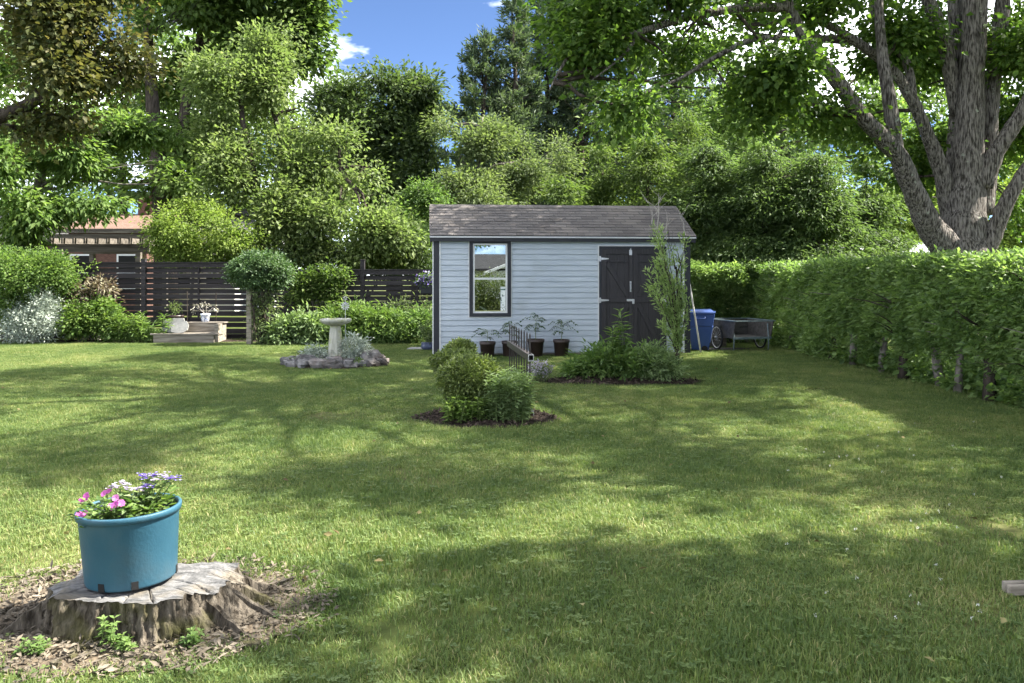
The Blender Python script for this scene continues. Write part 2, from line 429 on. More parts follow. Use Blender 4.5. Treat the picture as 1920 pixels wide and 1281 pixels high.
def sprays(C, A, n, L, spread, flat=.6, droop=.2, upb=1.0, rg=rng, tvar=.55, outward=.9):
    """n leaves round each twig at C along A; returns pos, dir, normal, tint"""
    S = len(C)
    t = rg.random((S, n, 1)) - .4
    j = rg.normal(size=(S, n, 3)) * spread; j[..., 2] *= flat
    pos = C[:, None] + A[:, None] * t * L + j
    d = A[:, None] * .6 + nrmz(j) * outward + rg.normal(size=(S, n, 3)) * .3
    d[..., 2] -= droop
    nr = rg.normal(size=(S, n, 3)) * .55; nr[..., 2] += upb
    ti = rg.random((S, 1)) * tvar + rg.random((S, n)) * (1 - tvar)
    return pos.reshape(-1, 3), d.reshape(-1, 3), nr.reshape(-1, 3), ti.ravel()

def clumps(lobes, S, inner=.35, rough=.3, gap=0.0, gscale=1.0, rg=rng, seed=0.0, down=.0):
    """S twig positions spread over ellipsoid lobes, mostly near their outside"""
    c = np.array([l[0] for l in lobes], float); r = np.array([l[1] for l in lobes], float)
    w = (r[:, 0] * r[:, 2]) ** 1.0; w /= w.sum()
    out_p = []; out_a = []; out_l = []
    need = S
    while need > 0:
        k = int(need * 1.6) + 16
        li = rg.choice(len(lobes), k, p=w)
        u = nrmz(rg.normal(size=(k, 3)))
        rr = (inner + (1 - inner) * rg.random(k) ** .55)
        nz = np.array([mnoise.noise(Vector((x * 2.1 + l * 7.3 + seed, y * 2.1, z * 2.1))) for (x, y, z), l in zip(u, li)])
        rr = rr * (1 + rough * 1.6 * nz)
        if rough > .2:
            st_ = rg.random(k) < .15
            rr = np.where(st_, rr * (1.1 + .45 * rg.random(k)), rr)
        p = c[li] + u * r[li] * rr[:, None]
        ok = np.ones(k, bool)
        if gap > 0:
            g = np.array([mnoise.noise(Vector(q) * gscale + Vector((seed, 3.1, 0))) for q in p])
            ok = g > (gap - 1.0) * .8
        ok &= p[:, 2] > down
        a = u.copy(); a[:, 2] += -.05
        out_p.append(p[ok]); out_a.append(nrmz(a + rg.normal(size=a.shape) * .35)[ok]); out_l.append(li[ok])
        need -= int(ok.sum())
    return np.concatenate(out_p)[:S], np.concatenate(out_a)[:S], np.concatenate(out_l)[:S]

def curve_pts(a, b, n=6, sag=.12, jit=.05, rg=random):
    a = Vector(a); b = Vector(b); d = b - a; L = d.length
    out = []
    off = Vector((rg.uniform(-1, 1), rg.uniform(-1, 1), rg.uniform(-.3, 1))) * L * sag
    for i in range(n):
        t = i / (n - 1)
        p = a + d * t + off * (4 * t * (1 - t)) * .5
        if 0 < i < n - 1: p += Vector((rg.uniform(-1, 1), rg.uniform(-1, 1), rg.uniform(-1, 1))) * L * jit
        out.append(p)
    return out

def nearest_on(pts, q, below=True):
    best = None
    for i in range(len(pts) - 1):
        for t in (0, .25, .5, .75):
            p = pts[i].lerp(pts[i + 1], t)
            s = (p - q).length + (2.0 * max(0, p.z - q.z + .1) if below else 0)
            if best is None or s < best[0]: best = (s, p)
    return best[1]

def lobe(px, py, D, rx, ry, dz=.85):
    return (P(px, py, D), (rx / F * D, rx / F * D * dz, ry / F * D))

def sublobes(lobes, k, seed):
    if k == 0: return lobes
    rnd = random.Random(int(seed * 13) + 5)
    out = []
    for c, r in lobes:
        c = Vector(c)
        for i in range(k):
            u = Vector((rnd.gauss(0, 1), rnd.gauss(0, 1), rnd.gauss(0, 1))).normalized()
            q = rnd.uniform(.1, 1.2); f = rnd.uniform(.2, .62)
            out.append((c + Vector((u.x * r[0], u.y * r[1], u.z * r[2])) * q, (r[0] * f, r[1] * f, r[2] * f)))
    return out

def tree(name, label, stems, lobes, S, n, leaf, m, bark, L=.5, spread=.2, limbs=True, gap=.55, gscale=.8, inner=.35, rough=.3, flat=.6, droop=.2, twigs=7, group=None, seed=0.0, cat='tree', crown_name='crown', tvar=.55, limb_r=.05, sub=6):
    base = stems[0][0][0]
    root = empty(name, (base.x, base.y, 0), 0, label, cat, group)
    inv = Matrix.Translation((-base.x, -base.y, 0))
    mb = MB()
    allp = []
    for pts, rad in stems:
        mb.tube(pts, rad, n=12, noise=.12, seed=seed); allp.append([Vector(p) for p in pts])
    main = lobes
    sl = sublobes(lobes, sub, seed)
    pp, aa, ll = clumps(sl, S, inner, rough, gap, gscale, seed=seed, down=.05)
    ll = ll // max(sub, 1)
    if limbs:
        for i, (c, r) in enumerate(lobes):
            best = min((nearest_on(s, c) for s in allp), key=lambda q: (q - c).length)
            cp = curve_pts(best, c, 6, .18, .035)
            mb.tube(cp, [limb_r * (1.15 - .85 * k / 5) for k in range(6)], n=6, cap=False)
            idx = np.nonzero(ll == i)[0]
            for q in idx[:twigs]:
                s0 = cp[random.choice((3, 4, 5))]
                mb.tube(curve_pts(s0, pp[q], 4, .15, .04), [limb_r * .33, limb_r * .26, limb_r * .18, limb_r * .08], n=4, cap=False)
    me = mb.mesh('trunk', bark, True); me.transform(inv)
    link('trunk', me, root)
    pos, d, nr, ti = sprays(pp, aa, n, L, spread, flat, droop, tvar=tvar)
    pos = pos - np.array((base.x, base.y, 0)); pos[:, 2] = np.maximum(pos[:, 2], .03)
    sz = leaf[0] * (.7 + .6 * rng.random(len(pos)))
    leaf_object(crown_name, pos, d, nr, sz, sz * leaf[1], ti, m, root)
    return root

def stem(pts, r0, r1, power=1.0):
    n = len(pts); return ([Vector(p) for p in pts], [r0 + (r1 - r0) * (i / (n - 1)) ** power for i in range(n)])

def bush(name, label, lobes, S, n, leaf, m, L=.25, spread=.09, gap=0.0, inner=.3, rough=.25, stems=6, cat='shrub', group=None, flat=.7, droop=.1, stem_m=None, upb=1.0, base=None, part='foliage', tvar=.5, gscale=2.0, sr=.012):
    c0 = Vector(lobes[0][0]) if base is None else Vector(base)
    root = empty(name, (c0.x, c0.y, 0), 0, label, cat, group)
    sh = np.array((c0.x, c0.y, 0))
    pp, aa, ll = clumps(lobes, S, inner, rough, gap, gscale, seed=c0.x * 3, down=.03)
    if stems:
        mb = MB()
        for k in range(stems):
            q = Vector(pp[k]) - Vector(sh)
            b0 = Vector((random.uniform(-.08, .08), random.uniform(-.08, .08), 0))
            mb.tube(curve_pts(b0, q, 5, .1, .03), [sr, sr * .85, sr * .7, sr * .5, sr * .25], n=5, cap=False)
        mb.build('stems', stem_m or M_bark3, root, True)
    pos, d, nr, ti = sprays(pp, aa, n, L, spread, flat, droop, upb, tvar=tvar)
    pos = pos - sh; pos[:, 2] = np.maximum(pos[:, 2], .015)
    sz = leaf[0] * (.65 + .7 * rng.random(len(pos)))
    leaf_object(part, pos, d, nr, sz, sz * leaf[1], ti, m, root)
    return root

# ------------------------------------------------------------------ ground
def ground():
    n = 90
    xs = np.concatenate([np.linspace(-260, -30, 8), np.linspace(-28, 28, n), np.linspace(30, 260, 8)])
    ys = np.concatenate([np.linspace(-120, -14, 6), np.linspace(-12, 44, n), np.linspace(46, 400, 8)])
    v = [(x, y, 0.0) for y in ys for x in xs]
    w = len(xs)
    f = [(j*w + i, j*w + i + 1, (j+1)*w + i + 1, (j+1)*w + i) for j in range(len(ys) - 1) for i in range(w - 1)]
    mb = MB(); mb.v = v; mb.f = f
    return tag(mb.build('ground', M_lawn), 'flat garden ground under the lawn', None, None, 'structure')
ground()

# ------------------------------------------------------------------ shed
TH = R(5.5)
SX0, SY0, SLEN, SDEP, SWALL = -1.44, 16.0, 4.87, 2.44, 2.21
def sh_x(px):
    k = (px - 960) / F
    return (k * SY0 - SX0) / (math.cos(TH) - k * math.sin(TH))
def sh_z(px, py):
    return H - (py - HZ) / F * (SY0 + math.sin(TH) * sh_x(px))

shed = empty('garden_shed', (SX0, SY0, 0), TH, 'pale blue garden shed with black trim, grey shingled roof and double doors', 'shed')
wx0, wx1 = sh_x(880), sh_x(958); wz0, wz1 = sh_z(915, 594), sh_z(915, 450)
dx0, dx1 = sh_x(1123), sh_x(1249); dz0, dz1 = 0.05, sh_z(1180, 462)

# wall core (hollow box: back, sides and front strips round the openings)
wf = MB()
yw = .02
wf.box(0, wx0 + .04, yw, yw + .08, .04, SWALL)
wf.box(wx0 + .04, wx1 - .04, yw, yw + .08, .04, wz0 + .04)
wf.box(wx0 + .04, wx1 - .04, yw, yw + .08, wz1 - .04, SWALL)
wf.box(wx1 - .04, dx0 + .02, yw, yw + .08, .04, SWALL)
wf.box(dx0 + .02, dx1 - .02, yw, yw + .08, dz1 - .02, SWALL)
wf.box(dx1 - .02, SLEN, yw, yw + .08, .04, SWALL)
front = wf.build('front_wall', M_siding, shed)
wb = MB(); wb.box(0, SLEN, SDEP - .08, SDEP, .04, SWALL); wb.build('back_wall', M_siding, shed)
EAVE_Z, RIDGE_Z, OH = 2.235, 2.90, .10
for xs in (0, SLEN - .08):
    g = MB()
    z1 = EAVE_Z - .03
    pts = [(xs, .1, .04), (xs, SDEP - .08, .04), (xs, SDEP - .08, z1), (xs, SDEP / 2, RIDGE_Z - .07), (xs, .1, z1)]
    pts2 = [(x + .08, y, z) for x, y, z in pts]
    g.add(pts + pts2, [(4,3,2,1,0), (5,6,7,8,9), (0,1,6,5), (1,2,7,6), (2,3,8,7), (3,4,9,8), (4,0,5,9)])
    g.build('gable_wall', M_siding, shed)
fl = MB(); fl.box(.02, SLEN - .02, .03, SDEP - .02, 0, .04); fl.build('floor', M_weather, shed)

def siding_mesh(length, h, key={}):
    mb = MB()
    o = .019
    prof = [(0, .011), (-o + .003, .0105), (-o, .014), (-.011, h - .002), (-.008, h), (0, h)]
    k = len(prof)
    mb.add([(0, y, z) for y, z in prof] + [(length, y, z) for y, z in prof],
           [tuple(range(k)), tuple(reversed(range(k, 2*k)))] + [(i, i + k, (i+1) % k + k, (i+1) % k) for i in range(k)])
    return mb.mesh('siding_board', M_siding)
pitch = .1035
z = .04
r_ = 0
while z < SWALL - .01:
    h = min(pitch, SWALL - z) - .001
    cuts = []
    if z + h > wz0 + .03 and z < wz1 - .03: cuts.append((wx0 + .03, wx1 - .03))
    if z < dz1 - .03: cuts.append((dx0 + .03, dx1 - .03))
    x = .02
    segs = []
    for a, b in cuts: segs.append((x, a)); x = b
    segs.append((x, SLEN - .02))
    for a, b in segs:
        if b - a > .03: link('siding_board', siding_mesh(b - a, h), front, loc=(a, yw, z + .0005 + random.uniform(-.0008, .0008)))
    z += pitch; r_ += 1
# side siding (seen only from aside)
for xs, sg in ((-.001, -1), (SLEN + .001, 1)):
    z = .04
    while z < EAVE_Z - .05:
        b = MB(); b.box(min(xs, xs + sg*.012), max(xs, xs + sg*.012), .1, SDEP - .02, z, z + pitch - .006); b.build('siding_board', M_siding, shed)
        z += pitch

# corner boards and trim
for x0, x1, nm in ((-.03, .075, 'corner_board'), (SLEN - .085, SLEN + .03, 'corner_board')):
    b = MB(); b.box(x0, x1, -.022, .09, .02, SWALL); b.build(nm, M_blacktrim, shed, bevel=.003)
for x0, x1 in ((.0755, .103), (SLEN - .112, SLEN - .0855)):
    b = MB(); b.box(x0, x1, -.014, .0, .03, SWALL - .002); b.build('corner_channel', M_whitetrim, shed)
b = MB(); b.box(-.052, -.031, -.01, .06, .02, SWALL); b.build('corner_channel', M_whitetrim, shed)
b = MB(); b.box(.104, SLEN - .113, -.012, .0, SWALL - .03, SWALL + .002); b.build('frieze_strip', M_whitetrim, shed)
b = MB(); b.box(-.05, SLEN + .05, -.035, .02, SWALL + .004, SWALL + .09); b.build('fascia', M_blacktrim, shed)

# roof
run = SDEP / 2 + OH
slope = math.atan2(RIDGE_Z - EAVE_Z, run)
SL = run / math.cos(slope)
RX0, RX1 = -.10, SLEN + .11
roof = MB()
for sgn in (0, 1):
    def rp(x, t, off):
        y = -OH + t * math.cos(slope); zz = EAVE_Z + t * math.sin(slope) + off * math.cos(slope); y -= off * math.sin(slope)
        if sgn: y = SDEP - y
        return (x, y, zz)
    q = [rp(RX0, 0, 0), rp(RX1, 0, 0), rp(RX1, SL, 0), rp(RX0, SL, 0), rp(RX0, 0, .03), rp(RX1, 0, .03), rp(RX1, SL, .03), rp(RX0, SL, .03)]
    roof.add(q, [(3,2,1,0), (4,5,6,7), (0,1,5,4), (1,2,6,5), (2,3,7,6), (3,0,4,7)])
roof_o = roof.build('roof', M_blacktrim, shed)
rows = 11
ex = SL / rows
tab_w = .325
def shingle_mesh(w):
    mb = MB(); l = ex * 1.12; t = .009
    # local: x along the eave, y up the slope, thick end at the bottom, slightly worn corners
    e = .006
    v = [(e*.4, 0, .002), (w - e*.4, 0, .002), (w, l, .0005), (0, l, .0005), (e, .001, t), (w - e, .0005, t), (w - .001, l, .003), (.001, l, .003)]
    mb.add(v, [(3,2,1,0), (4,5,6,7), (0,1,5,4), (1,2,6,5), (2,3,7,6), (3,0,4,7)])
    return mb.mesh('shingle', M_shingle)
full = shingle_mesh(tab_w - .007)
cnt = 0
for rw in range(rows):
    off = (rw * .37 % 1.0) * tab_w + random.uniform(-.01, .01)
    x = RX0 - tab_w + off
    while x < RX1:
        a, b = max(x, RX0 - .012), min(x + tab_w - .007, RX1 + .012)
        if b - a > .03:
            me = full if (b - a) > tab_w - .0075 else shingle_mesh(b - a)
            t = rw * ex - .015
            y = -OH + t * math.cos(slope) - .032 * math.sin(slope); zz = EAVE_Z + t * math.sin(slope) + .032 * math.cos(slope) + .0035
            link('shingle', me, roof_o, loc=(a, y + random.uniform(-.004, .004), zz), rot=(slope - .022 + random.uniform(-.004, .004), 0, random.uniform(-.006, .006))); cnt += 1
        x += tab_w
# the far slope as one sheet of stepped courses
bs = MB()
for rw in range(rows):
    t0 = rw * ex; t1 = t0 + ex
    def rp2(x, t, off):
        return (x, SDEP + OH - t * math.cos(slope) + off * math.sin(slope), EAVE_Z + t * math.sin(slope) + off * math.cos(slope))
    bs.add([rp2(RX0, t0, .045), rp2(RX1, t0, .045), rp2(RX1, t1, .033), rp2(RX0, t1, .033), rp2(RX0, t0, .031), rp2(RX1, t0, .031)], [(3,2,1,0), (0,1,5,4)])
tag(bs.build('back_shingles', M_shingle, roof_o), kind='stuff')
k = 0; x = RX0
while x < RX1 - .05:
    w = min(.30, RX1 - x)
    c = MB()
    hw = .13
    y0 = SDEP / 2; zt = RIDGE_Z + .052
    for s in (-1, 1):
        ys = y0 + s * hw * math.cos(slope); zs = zt - hw * math.sin(slope)
        q = [(x, y0, zt), (x + w - .006, y0, zt), (x + w - .006, ys, zs), (x, ys, zs)]
        c.add(q + [(p[0], p[1], p[2] - .008) for p in q], [(0,1,2,3), (7,6,5,4), (0,4,5,1), (1,5,6,2), (2,6,7,3), (3,7,4,0)])
    c.build('ridge_shingle', M_shingle, roof_o); x += .30
b = MB(); b.box(RX0 - .004, RX1 + .004, -OH - .022, -OH - .004, EAVE_Z - .016, EAVE_Z + .014); b.build('drip_edge', M_drip, roof_o)
b = MB(); b.box(RX0 + .002, RX1 - .002, -OH - .002, -OH + .02, EAVE_Z - .085, EAVE_Z - .017); b.build('fascia', M_blacktrim, roof_o)
b = MB(); b.box(RX0 + .004, RX1 - .004, -OH + .021, -.036, EAVE_Z - .083, EAVE_Z - .072); b.build('soffit', M_blacktrim, roof_o)
for xx in (RX0 + .002, RX1 - .022):
    for s in (0, 1):
        bb = MB()
        y0, y1 = (-OH + .021, SDEP / 2)
        za, zb = EAVE_Z - .012, EAVE_Z - .012 + (y1 - y0) * math.tan(slope)
        q = [(xx, y0, za - .09), (xx, y1, zb - .09), (xx, y1, zb), (xx, y0, za)]
        if s: q = [(a, SDEP - b_, c_) for a, b_, c_ in q]
        bb.add(q + [(a + .02, b_, c_) for a, b_, c_ in q], [(3,2,1,0), (4,5,6,7), (0,1,5,4), (1,2,6,5), (2,3,7,6), (3,0,4,7)])
        bb.build('rake_board', M_blacktrim, roof_o)

# window
win = empty('window', (wx0, 0, wz0)); win.parent = shed
ww, wh = wx1 - wx0, wz1 - wz0
def frame(x0, x1, z0, z1, w, y0, y1, name, m, par, bev=.002):
    f = MB()
    f.box(x0, x0 + w, y0, y1, z0, z1); f.box(x1 - w, x1, y0, y1, z0, z1)
    f.box(x0 + w, x1 - w, y0, y1, z0, z0 + w); f.box(x0 + w, x1 - w, y0, y1, z1 - w, z1)
    return f.build(name, m, par)
frame(-.018, ww + .018, -.018, wh + .018, .018, -.008, .03, 'channel', M_whitetrim, win)
frame(0, ww, 0, wh, .068, -.03, .05, 'casing', M_blacktrim, win)
frame(.0685, ww - .0685, .0685, wh - .0685, .032, -.012, .05, 'sash', M_whitetrim, win)
mz = wh * .50
b = MB(); b.box(.101, ww - .101, -.014, .05, mz - .025, mz + .012); b.build('meeting_rail', M_whitetrim, win)
b = MB(); b.box(.0995, ww - .0995, .010, .016, mz + .010, wh - .099); b.build('pane', M_glass, win)
b = MB(); b.box(.0995, ww - .0995, .022, .028, .099, mz - .02); b.build('pane', M_glass, win)
b = MB(); b.box(ww - .195, ww - .106, .0185, .020, .112, mz - .16); o = b.build('sticker', M_paper, win); o['label'] = 'white printed label stuck in the lower pane'
b = MB(); b.box(ww - .195, ww - .106, .0170, .0183, mz - .235, mz - .165); b.build('sticker_band', mat('label_band', (.62,.66,.64), (.03,.10,.08), nscale=3, stretch=(1,1,14), rough=.4, ramp=(.48,.52), detail=0), o)
b = MB(); b.bar((.20, .06, .19), (.33, .06, .11), .004, .035, up=(0, 0, 1)); b.build('paper_scrap', M_canvas, win)

# doors
frame(dx0, dx1, .0, dz1, .045, -.03, .05, 'door_frame', M_blacktrim, shed)
frame(dx0 - .018, dx1 + .018, .0, dz1 + .018, .0175, -.014, .03, 'door_channel', M_whitetrim, shed)
dmid = (dx0 + dx1) / 2
for sd in (0, 1):
    a, b_ = (dx0 + .047, dmid - .003) if sd == 0 else (dmid + .003, dx1 - .047)
    door = empty('door', (a, -.008, .06)); door.parent = shed
    w = b_ - a; h = dz1 - .05 - .06
    nb = 4
    for i in range(nb):
        p = MB(); p.box(i*w/nb + .0015, (i+1)*w/nb - .0015, .0, .02, 0, h); p.build('plank', M_door, door)
    bw = .085
    s = MB(); s.box(0, bw, -.026, -.0005, 0, h); s.build('stile', M_door, door, bevel=.002)
    s = MB(); s.box(w - bw*.85, w, -.026, -.0005, 0, h); s.build('stile', M_door, door, bevel=.002)
    zm = h * .50
    za = h - .24
    for z0, z1 in ((h - .10, h), (za - .065, za), (zm - .045, zm + .045), (0, .1)):
        if z1 - z0 < .07: z0, z1 = za - .012, za + .012
        s = MB(); s.box(bw + .0005, w - bw*.85 - .0005, -.0255, -.0005, z0, z1); s.build('rail', M_door, door, bevel=.002)
    def diag(p, q):
        s = MB(); s.bar((p[0], -.0125, p[1]), (q[0], -.0125, q[1]), .023, .075, up=(0, 0, 1)); s.build('brace', M_door, door, bevel=.002)
    if sd == 0:
        diag((bw + .02, za - .04), (w - bw - .01, zm + .07)); diag((w - bw - .01, zm - .07), (bw + .02, .13))
    else:
        diag((w - bw - .02, za - .04), (bw + .01, zm + .07)); diag((bw + .01, zm - .07), (w - bw - .02, .13))
    for zz in (za + .05, zm - .0):
        hx = -.028 if sd == 0 else w + .028
        sg = 1 if sd == 0 else -1
        hm = MB()
        x0 = hx - .035*sg; x1 = hx + .012*sg
        hm.box(min(x0, x1), max(x0, x1), -.039, -.0305, zz - .05, zz + .05)
        t0 = hx + .0125*sg; t1 = hx + .165*sg
        q = [(t0, -.037, zz - .025), (t1, -.037, zz - .008), (t1, -.037, zz + .008), (t0, -.037, zz + .025)]
        if sg < 0: q = q[::-1]
        hm.add(q + [(p[0], -.0265, p[2]) for p in q], [(0,1,2,3), (7,6,5,4), (0,4,5,1), (1,5,6,2), (2,6,7,3), (3,7,4,0)])
        hm.tube([(hx, -.042, zz - .05), (hx, -.042, zz + .05)], .008, 8)
        hm.build('hinge', M_steel, door)
    if sd == 0:
        hb = MB(); hb.box(w - .075, w - .02, -.040, -.0265, h - .12, h - .02); hb.box(w - .055, w - .04, -.052, -.040, h - .10, h + .01); hb.build('bolt', M_steel, door)
        hh = MB(); hh.box(w - .062, w - .03, -.032, -.0265, zm + .16, zm + .36)
        hh.tube([(w - .046, -.032, zm + .19), (w - .046, -.065, zm + .21), (w - .046, -.065, zm + .31), (w - .046, -.032, zm + .33)], .009, 8); hh.build('handle', M_steel, door)
        ha = MB(); ha.box(w - .12, w + .03, -.034, -.0265, zm - .02, zm + .02); ha.build('hasp', M_steel, door)
        hl = MB(); hl.box(w - .018, w + .022, -.056, -.035, zm - .07, zm - .02); hl.tube([(w - .01, -.046, zm - .025), (w - .01, -.046, zm + .012), (w + .014, -.046, zm + .012), (w + .014, -.046, zm - .025)], .004, 6); hl.build('padlock', M_steel, door)
ib = MB(); ib.box(.1, SLEN - .1, 1.2, 1.21, .05, 2.2); ib.build('interior_dark_sheet', M_dark, shed)  # black sheet added to stand for the unlit interior behind the glass

# ------------------------------------------------------------------ slat fence
fence = empty('slat_fence', (-13.75, 20.0, 0), 0, 'dark stained horizontal slat fence along the back of the garden', 'fence')
PW = 2.5625
def fx(i): return i * PW
for i in range(8):
    hi = i <= 2 or i == 3
    top = {0: 1.89, 1: 1.89, 2: 1.89, 3: 1.87, 4: 1.87}.get(i, 1.75)
    p = MB(); p.box(fx(i) - .05, fx(i) + .05, -.05, .05, 0, top)
    p.box(fx(i) - .058, fx(i) + .058, -.058, .058, top + .0005, top + .02); p.build('post', M_fence, fence, bevel=.004)
slat_me = {}
for i in range(7):
    top = 1.81 if i < 3 else 1.64
    x0, x1 = fx(i) + .052, fx(i + 1) - .052
    zt = top
    k = 0
    sm = MB(); sm.box(0, x1 - x0, -.011, .011, -.108, 0); sme = sm.mesh('slat', M_fence)
    while zt > .14:
        yy = -.034 if k % 2 == 0 else .034
        gap_extra = .012 if k > 5 else .0
        link('slat', sme, fence, loc=(x0, yy + random.uniform(-.003, .003), zt), rot=(random.uniform(-.01, .01), random.uniform(-.0012, .0012), 0))
        zt -= .122 + gap_extra; k += 1
    c = MB(); c.box(x0, x1, -.075, .075, top + .003, top + .022); c.build('cap_board', M_fence, fence)
    b = MB(); xm = (x0 + x1) / 2; b.box(xm - .02, xm + .02, -.0225, .0225, .02, top - .001); b.build('batten', M_fence, fence)

# ------------------------------------------------------------------ hedge on the right
HX = 5.40
def hedge(name, label, pts_fn, base, S, n, trunks):
    root = empty(name, (base[0], base[1], 0), 0, label, 'hedge', 'clipped hedge along the right')
    sh = np.array((base[0], base[1], 0))
    pp, aa = pts_fn(S)
    pos, d, nr, ti = sprays(pp, aa, n, .16, .045, flat=.5, droop=.15, upb=.9, tvar=.6)
    pos = pos - sh; pos[:, 2] = np.maximum(pos[:, 2], .02)
    sz = .07 * (.55 + .9 * rng.random(len(pos)))
    leaf_object('foliage', pos, d, nr, sz, sz * .46, ti, LM['hedge'], root)
    for (x, y, r, lean) in trunks:
        mb = MB()
        a = Vector((x - base[0], y - base[1], 0)); b = a + Vector((lean, random.uniform(-.05, .05), 1.45))
        cp = curve_pts(a, b, 6, .06, .015)
        mb.tube(cp, [r * 1.25, r, r * .9, r * .75, r * .55, r * .3], n=8, noise=.25, seed=x)
        for q in range(9):
            t = random.uniform(.28, .95); s0 = a.lerp(b, t)
            e = s0 + Vector((random.uniform(-.7, .5), random.uniform(-.6, .6), random.uniform(.02, .35)))
            mb.tube(curve_pts(s0, e, 4, .1, .03), [r * .26, r * .2, r * .14, r * .05], n=4, cap=False)
        mb.build('trunk', M_bark2 if random.random() < .5 else M_bark3, root, True)
    return root
def long_hedge(S):
    out = []; ax = []
    while len(out) < S:
        y = 6.5 + 13.2 * random.random() ** 1.25
        u = random.random()
        if u < .58:      # garden face
            z = random.uniform(.05, 1.72)
            if z < .55 and y < 12.0 and random.random() < .62 * (1 - (z / .7) ** 2): continue
            bulge = .16 * math.sin(min(1, max(0, (z - .2) / 1.5)) * math.pi) + .20 * mnoise.noise(Vector((1.3, y * .9, z * 1.6))) + .13 * mnoise.noise(Vector((7.3, y * 2.6, z * 3.4)))
            x = HX + .24 - bulge + random.expovariate(9) + (.30 * max(0, .65 - z) if y < 15 else 0)
            a = Vector((-1, random.uniform(-.5, .5), random.uniform(-.1, .7)))
        elif u < .88:    # top
            x = HX + .1 + random.random() * 1.25; z = 1.69 + .10 * mnoise.noise(Vector((x * 1.2, y * 1.1, 0))) - random.expovariate(14)
            if x < HX + .25: z -= .05
            a = Vector((random.uniform(-.6, .6), random.uniform(-.6, .6), 1))
        elif u < .95:    # inside
            x = HX + .3 + random.random() * .9; z = random.uniform(.5, 1.6); a = Vector((random.uniform(-1, 1), random.uniform(-1, 1), .3))
        else:            # far face
            x = HX + 1.3 + random.uniform(-.12, .12); z = random.uniform(.4, 1.7); a = Vector((1, random.uniform(-.5, .5), .3))
        g = mnoise.noise(Vector((x * .9, y * 1.9, z * 2.8))) + .35 * mnoise.noise(Vector((x, y * .6, z)))
        if g < -.24: continue
        out.append((x, y, z)); ax.append(a.normalized())
    return np.array(out), np.array([tuple(a) for a in ax])
tr = []
y = 7.2
for yy in (8.6, 9.4, 10.1, 10.75, 11.4, 12.3, 13.1, 14.2, 15.2, 16.3, 17.4, 18.5):
    tr.append((HX + .30 + random.uniform(-.10, .16), yy, random.uniform(.045, .075), random.uniform(-.12, .12)))
hedge('clipped_hedge', 'long clipped green hedge with bare trunks at its foot below the huge tree', long_hedge, (HX + .6, 12.5), 10000, 17, tr)
def back_hedge(S):
    out = []; ax = []
    while len(out) < S:
        x = random.uniform(3.75, 5.6); u = random.random()
        if u < .65:
            z = random.uniform(.1, 1.72); yq = 19.05 + .25 * mnoise.noise(Vector((x * 1.3, 5, z * 1.7))) + random.expovariate(8); a = Vector((random.uniform(-.5, .5), -1, .3))
        elif u < .9:
            z = 1.72 + .1 * mnoise.noise(Vector((x * 2, 1, 1))) - random.expovariate(14); yq = 19.05 + random.random() * .9; a = Vector((0, 0, 1))
        else:
            z = random.uniform(.3, 1.6); yq = 19.1 + random.random() * .8; a = Vector((random.uniform(-1, 1), -.4, .4))
        if mnoise.noise(Vector((x * 1.4, yq, z * 2))) < -.4: continue
        out.append((x, yq, z)); ax.append(a.normalized())
    return np.array(out), np.array([tuple(a) for a in ax])
hedge('clipped_hedge', 'short return of the clipped hedge behind the garden cart', back_hedge, (4.7, 19.5), 1700, 16, [(4.2, 19.5, .05, .05), (5.0, 19.4, .06, -.05)])

# ground cover under the hedge
def undergrowth():
    C = []; A = []
    for i in range(700):
        yy = 7.5 + 11 * random.random(); x = HX + .36 + abs(random.gauss(0, .28)) - .10 + .12 * mnoise.noise(Vector((0, yy, 0)))
        C.append((x, yy, .05 + random.random() * .16)); A.append((random.uniform(-1, .3), random.uniform(-1, 1), .6))
    pos, d, nr, ti = sprays(np.array(C), nrmz(np.array(A)), 9, .18, .07, flat=.6)
    pos[:, 2] = np.maximum(pos[:, 2], .02)
    sz = .085 * (.5 + rng.random(len(pos)))
    o = leaf_object('ground_cover', pos, d, nr, sz, sz * .75, ti, LM['green'], None, 'stuff')
    tag(o, 'broad leaved ground cover growing along the foot of the hedge', 'ground cover')
undergrowth()

# ------------------------------------------------------------------ big multi-stemmed maple
def pl(seq, D): return [P(a, b, D + (c if c else 0)) for a, b, c in [(s + (0,))[:3] for s in seq]]
def rr(seq, D): return [s / F * D for s in seq]
DM = 13.0
mp = P(1800, 490, DM)
maple = empty('maple_tree', (mp.x, mp.y, 0), 0, 'huge multi-stemmed maple with lichen spotted bark standing behind the hedge', 'tree')
MOFF = Matrix.Translation((-mp.x, -mp.y, 0))
def mpart(name, pts, rad, n=18, noise=.16, seed=0.0):
    # resample smoothly
    P_ = []; R_ = []
    for i in range(len(pts) - 1):
        p0 = pts[max(i-1, 0)]; p1 = pts[i]; p2 = pts[i+1]; p3 = pts[min(i+2, len(pts)-1)]
        for k in range(5):
            t = k / 5
            P_.append(.5 * ((2*p1) + (p2 - p0)*t + (2*p0 - 5*p1 + 4*p2 - p3)*t*t + (3*p1 - p0 - 3*p2 + p3)*t**3)); R_.append(rad[i] + (rad[i+1] - rad[i]) * t)
    P_.append(pts[-1]); R_.append(rad[-1])
    R_ = [q * .9 for q in R_]
    mb = MB(); mb.tube(P_, R_, n=n, noise=noise, seed=seed)
    me = mb.mesh(name, M_bark, True); me.transform(MOFF)
    link(name, me, maple)
mtop = P(1815, 300, DM)
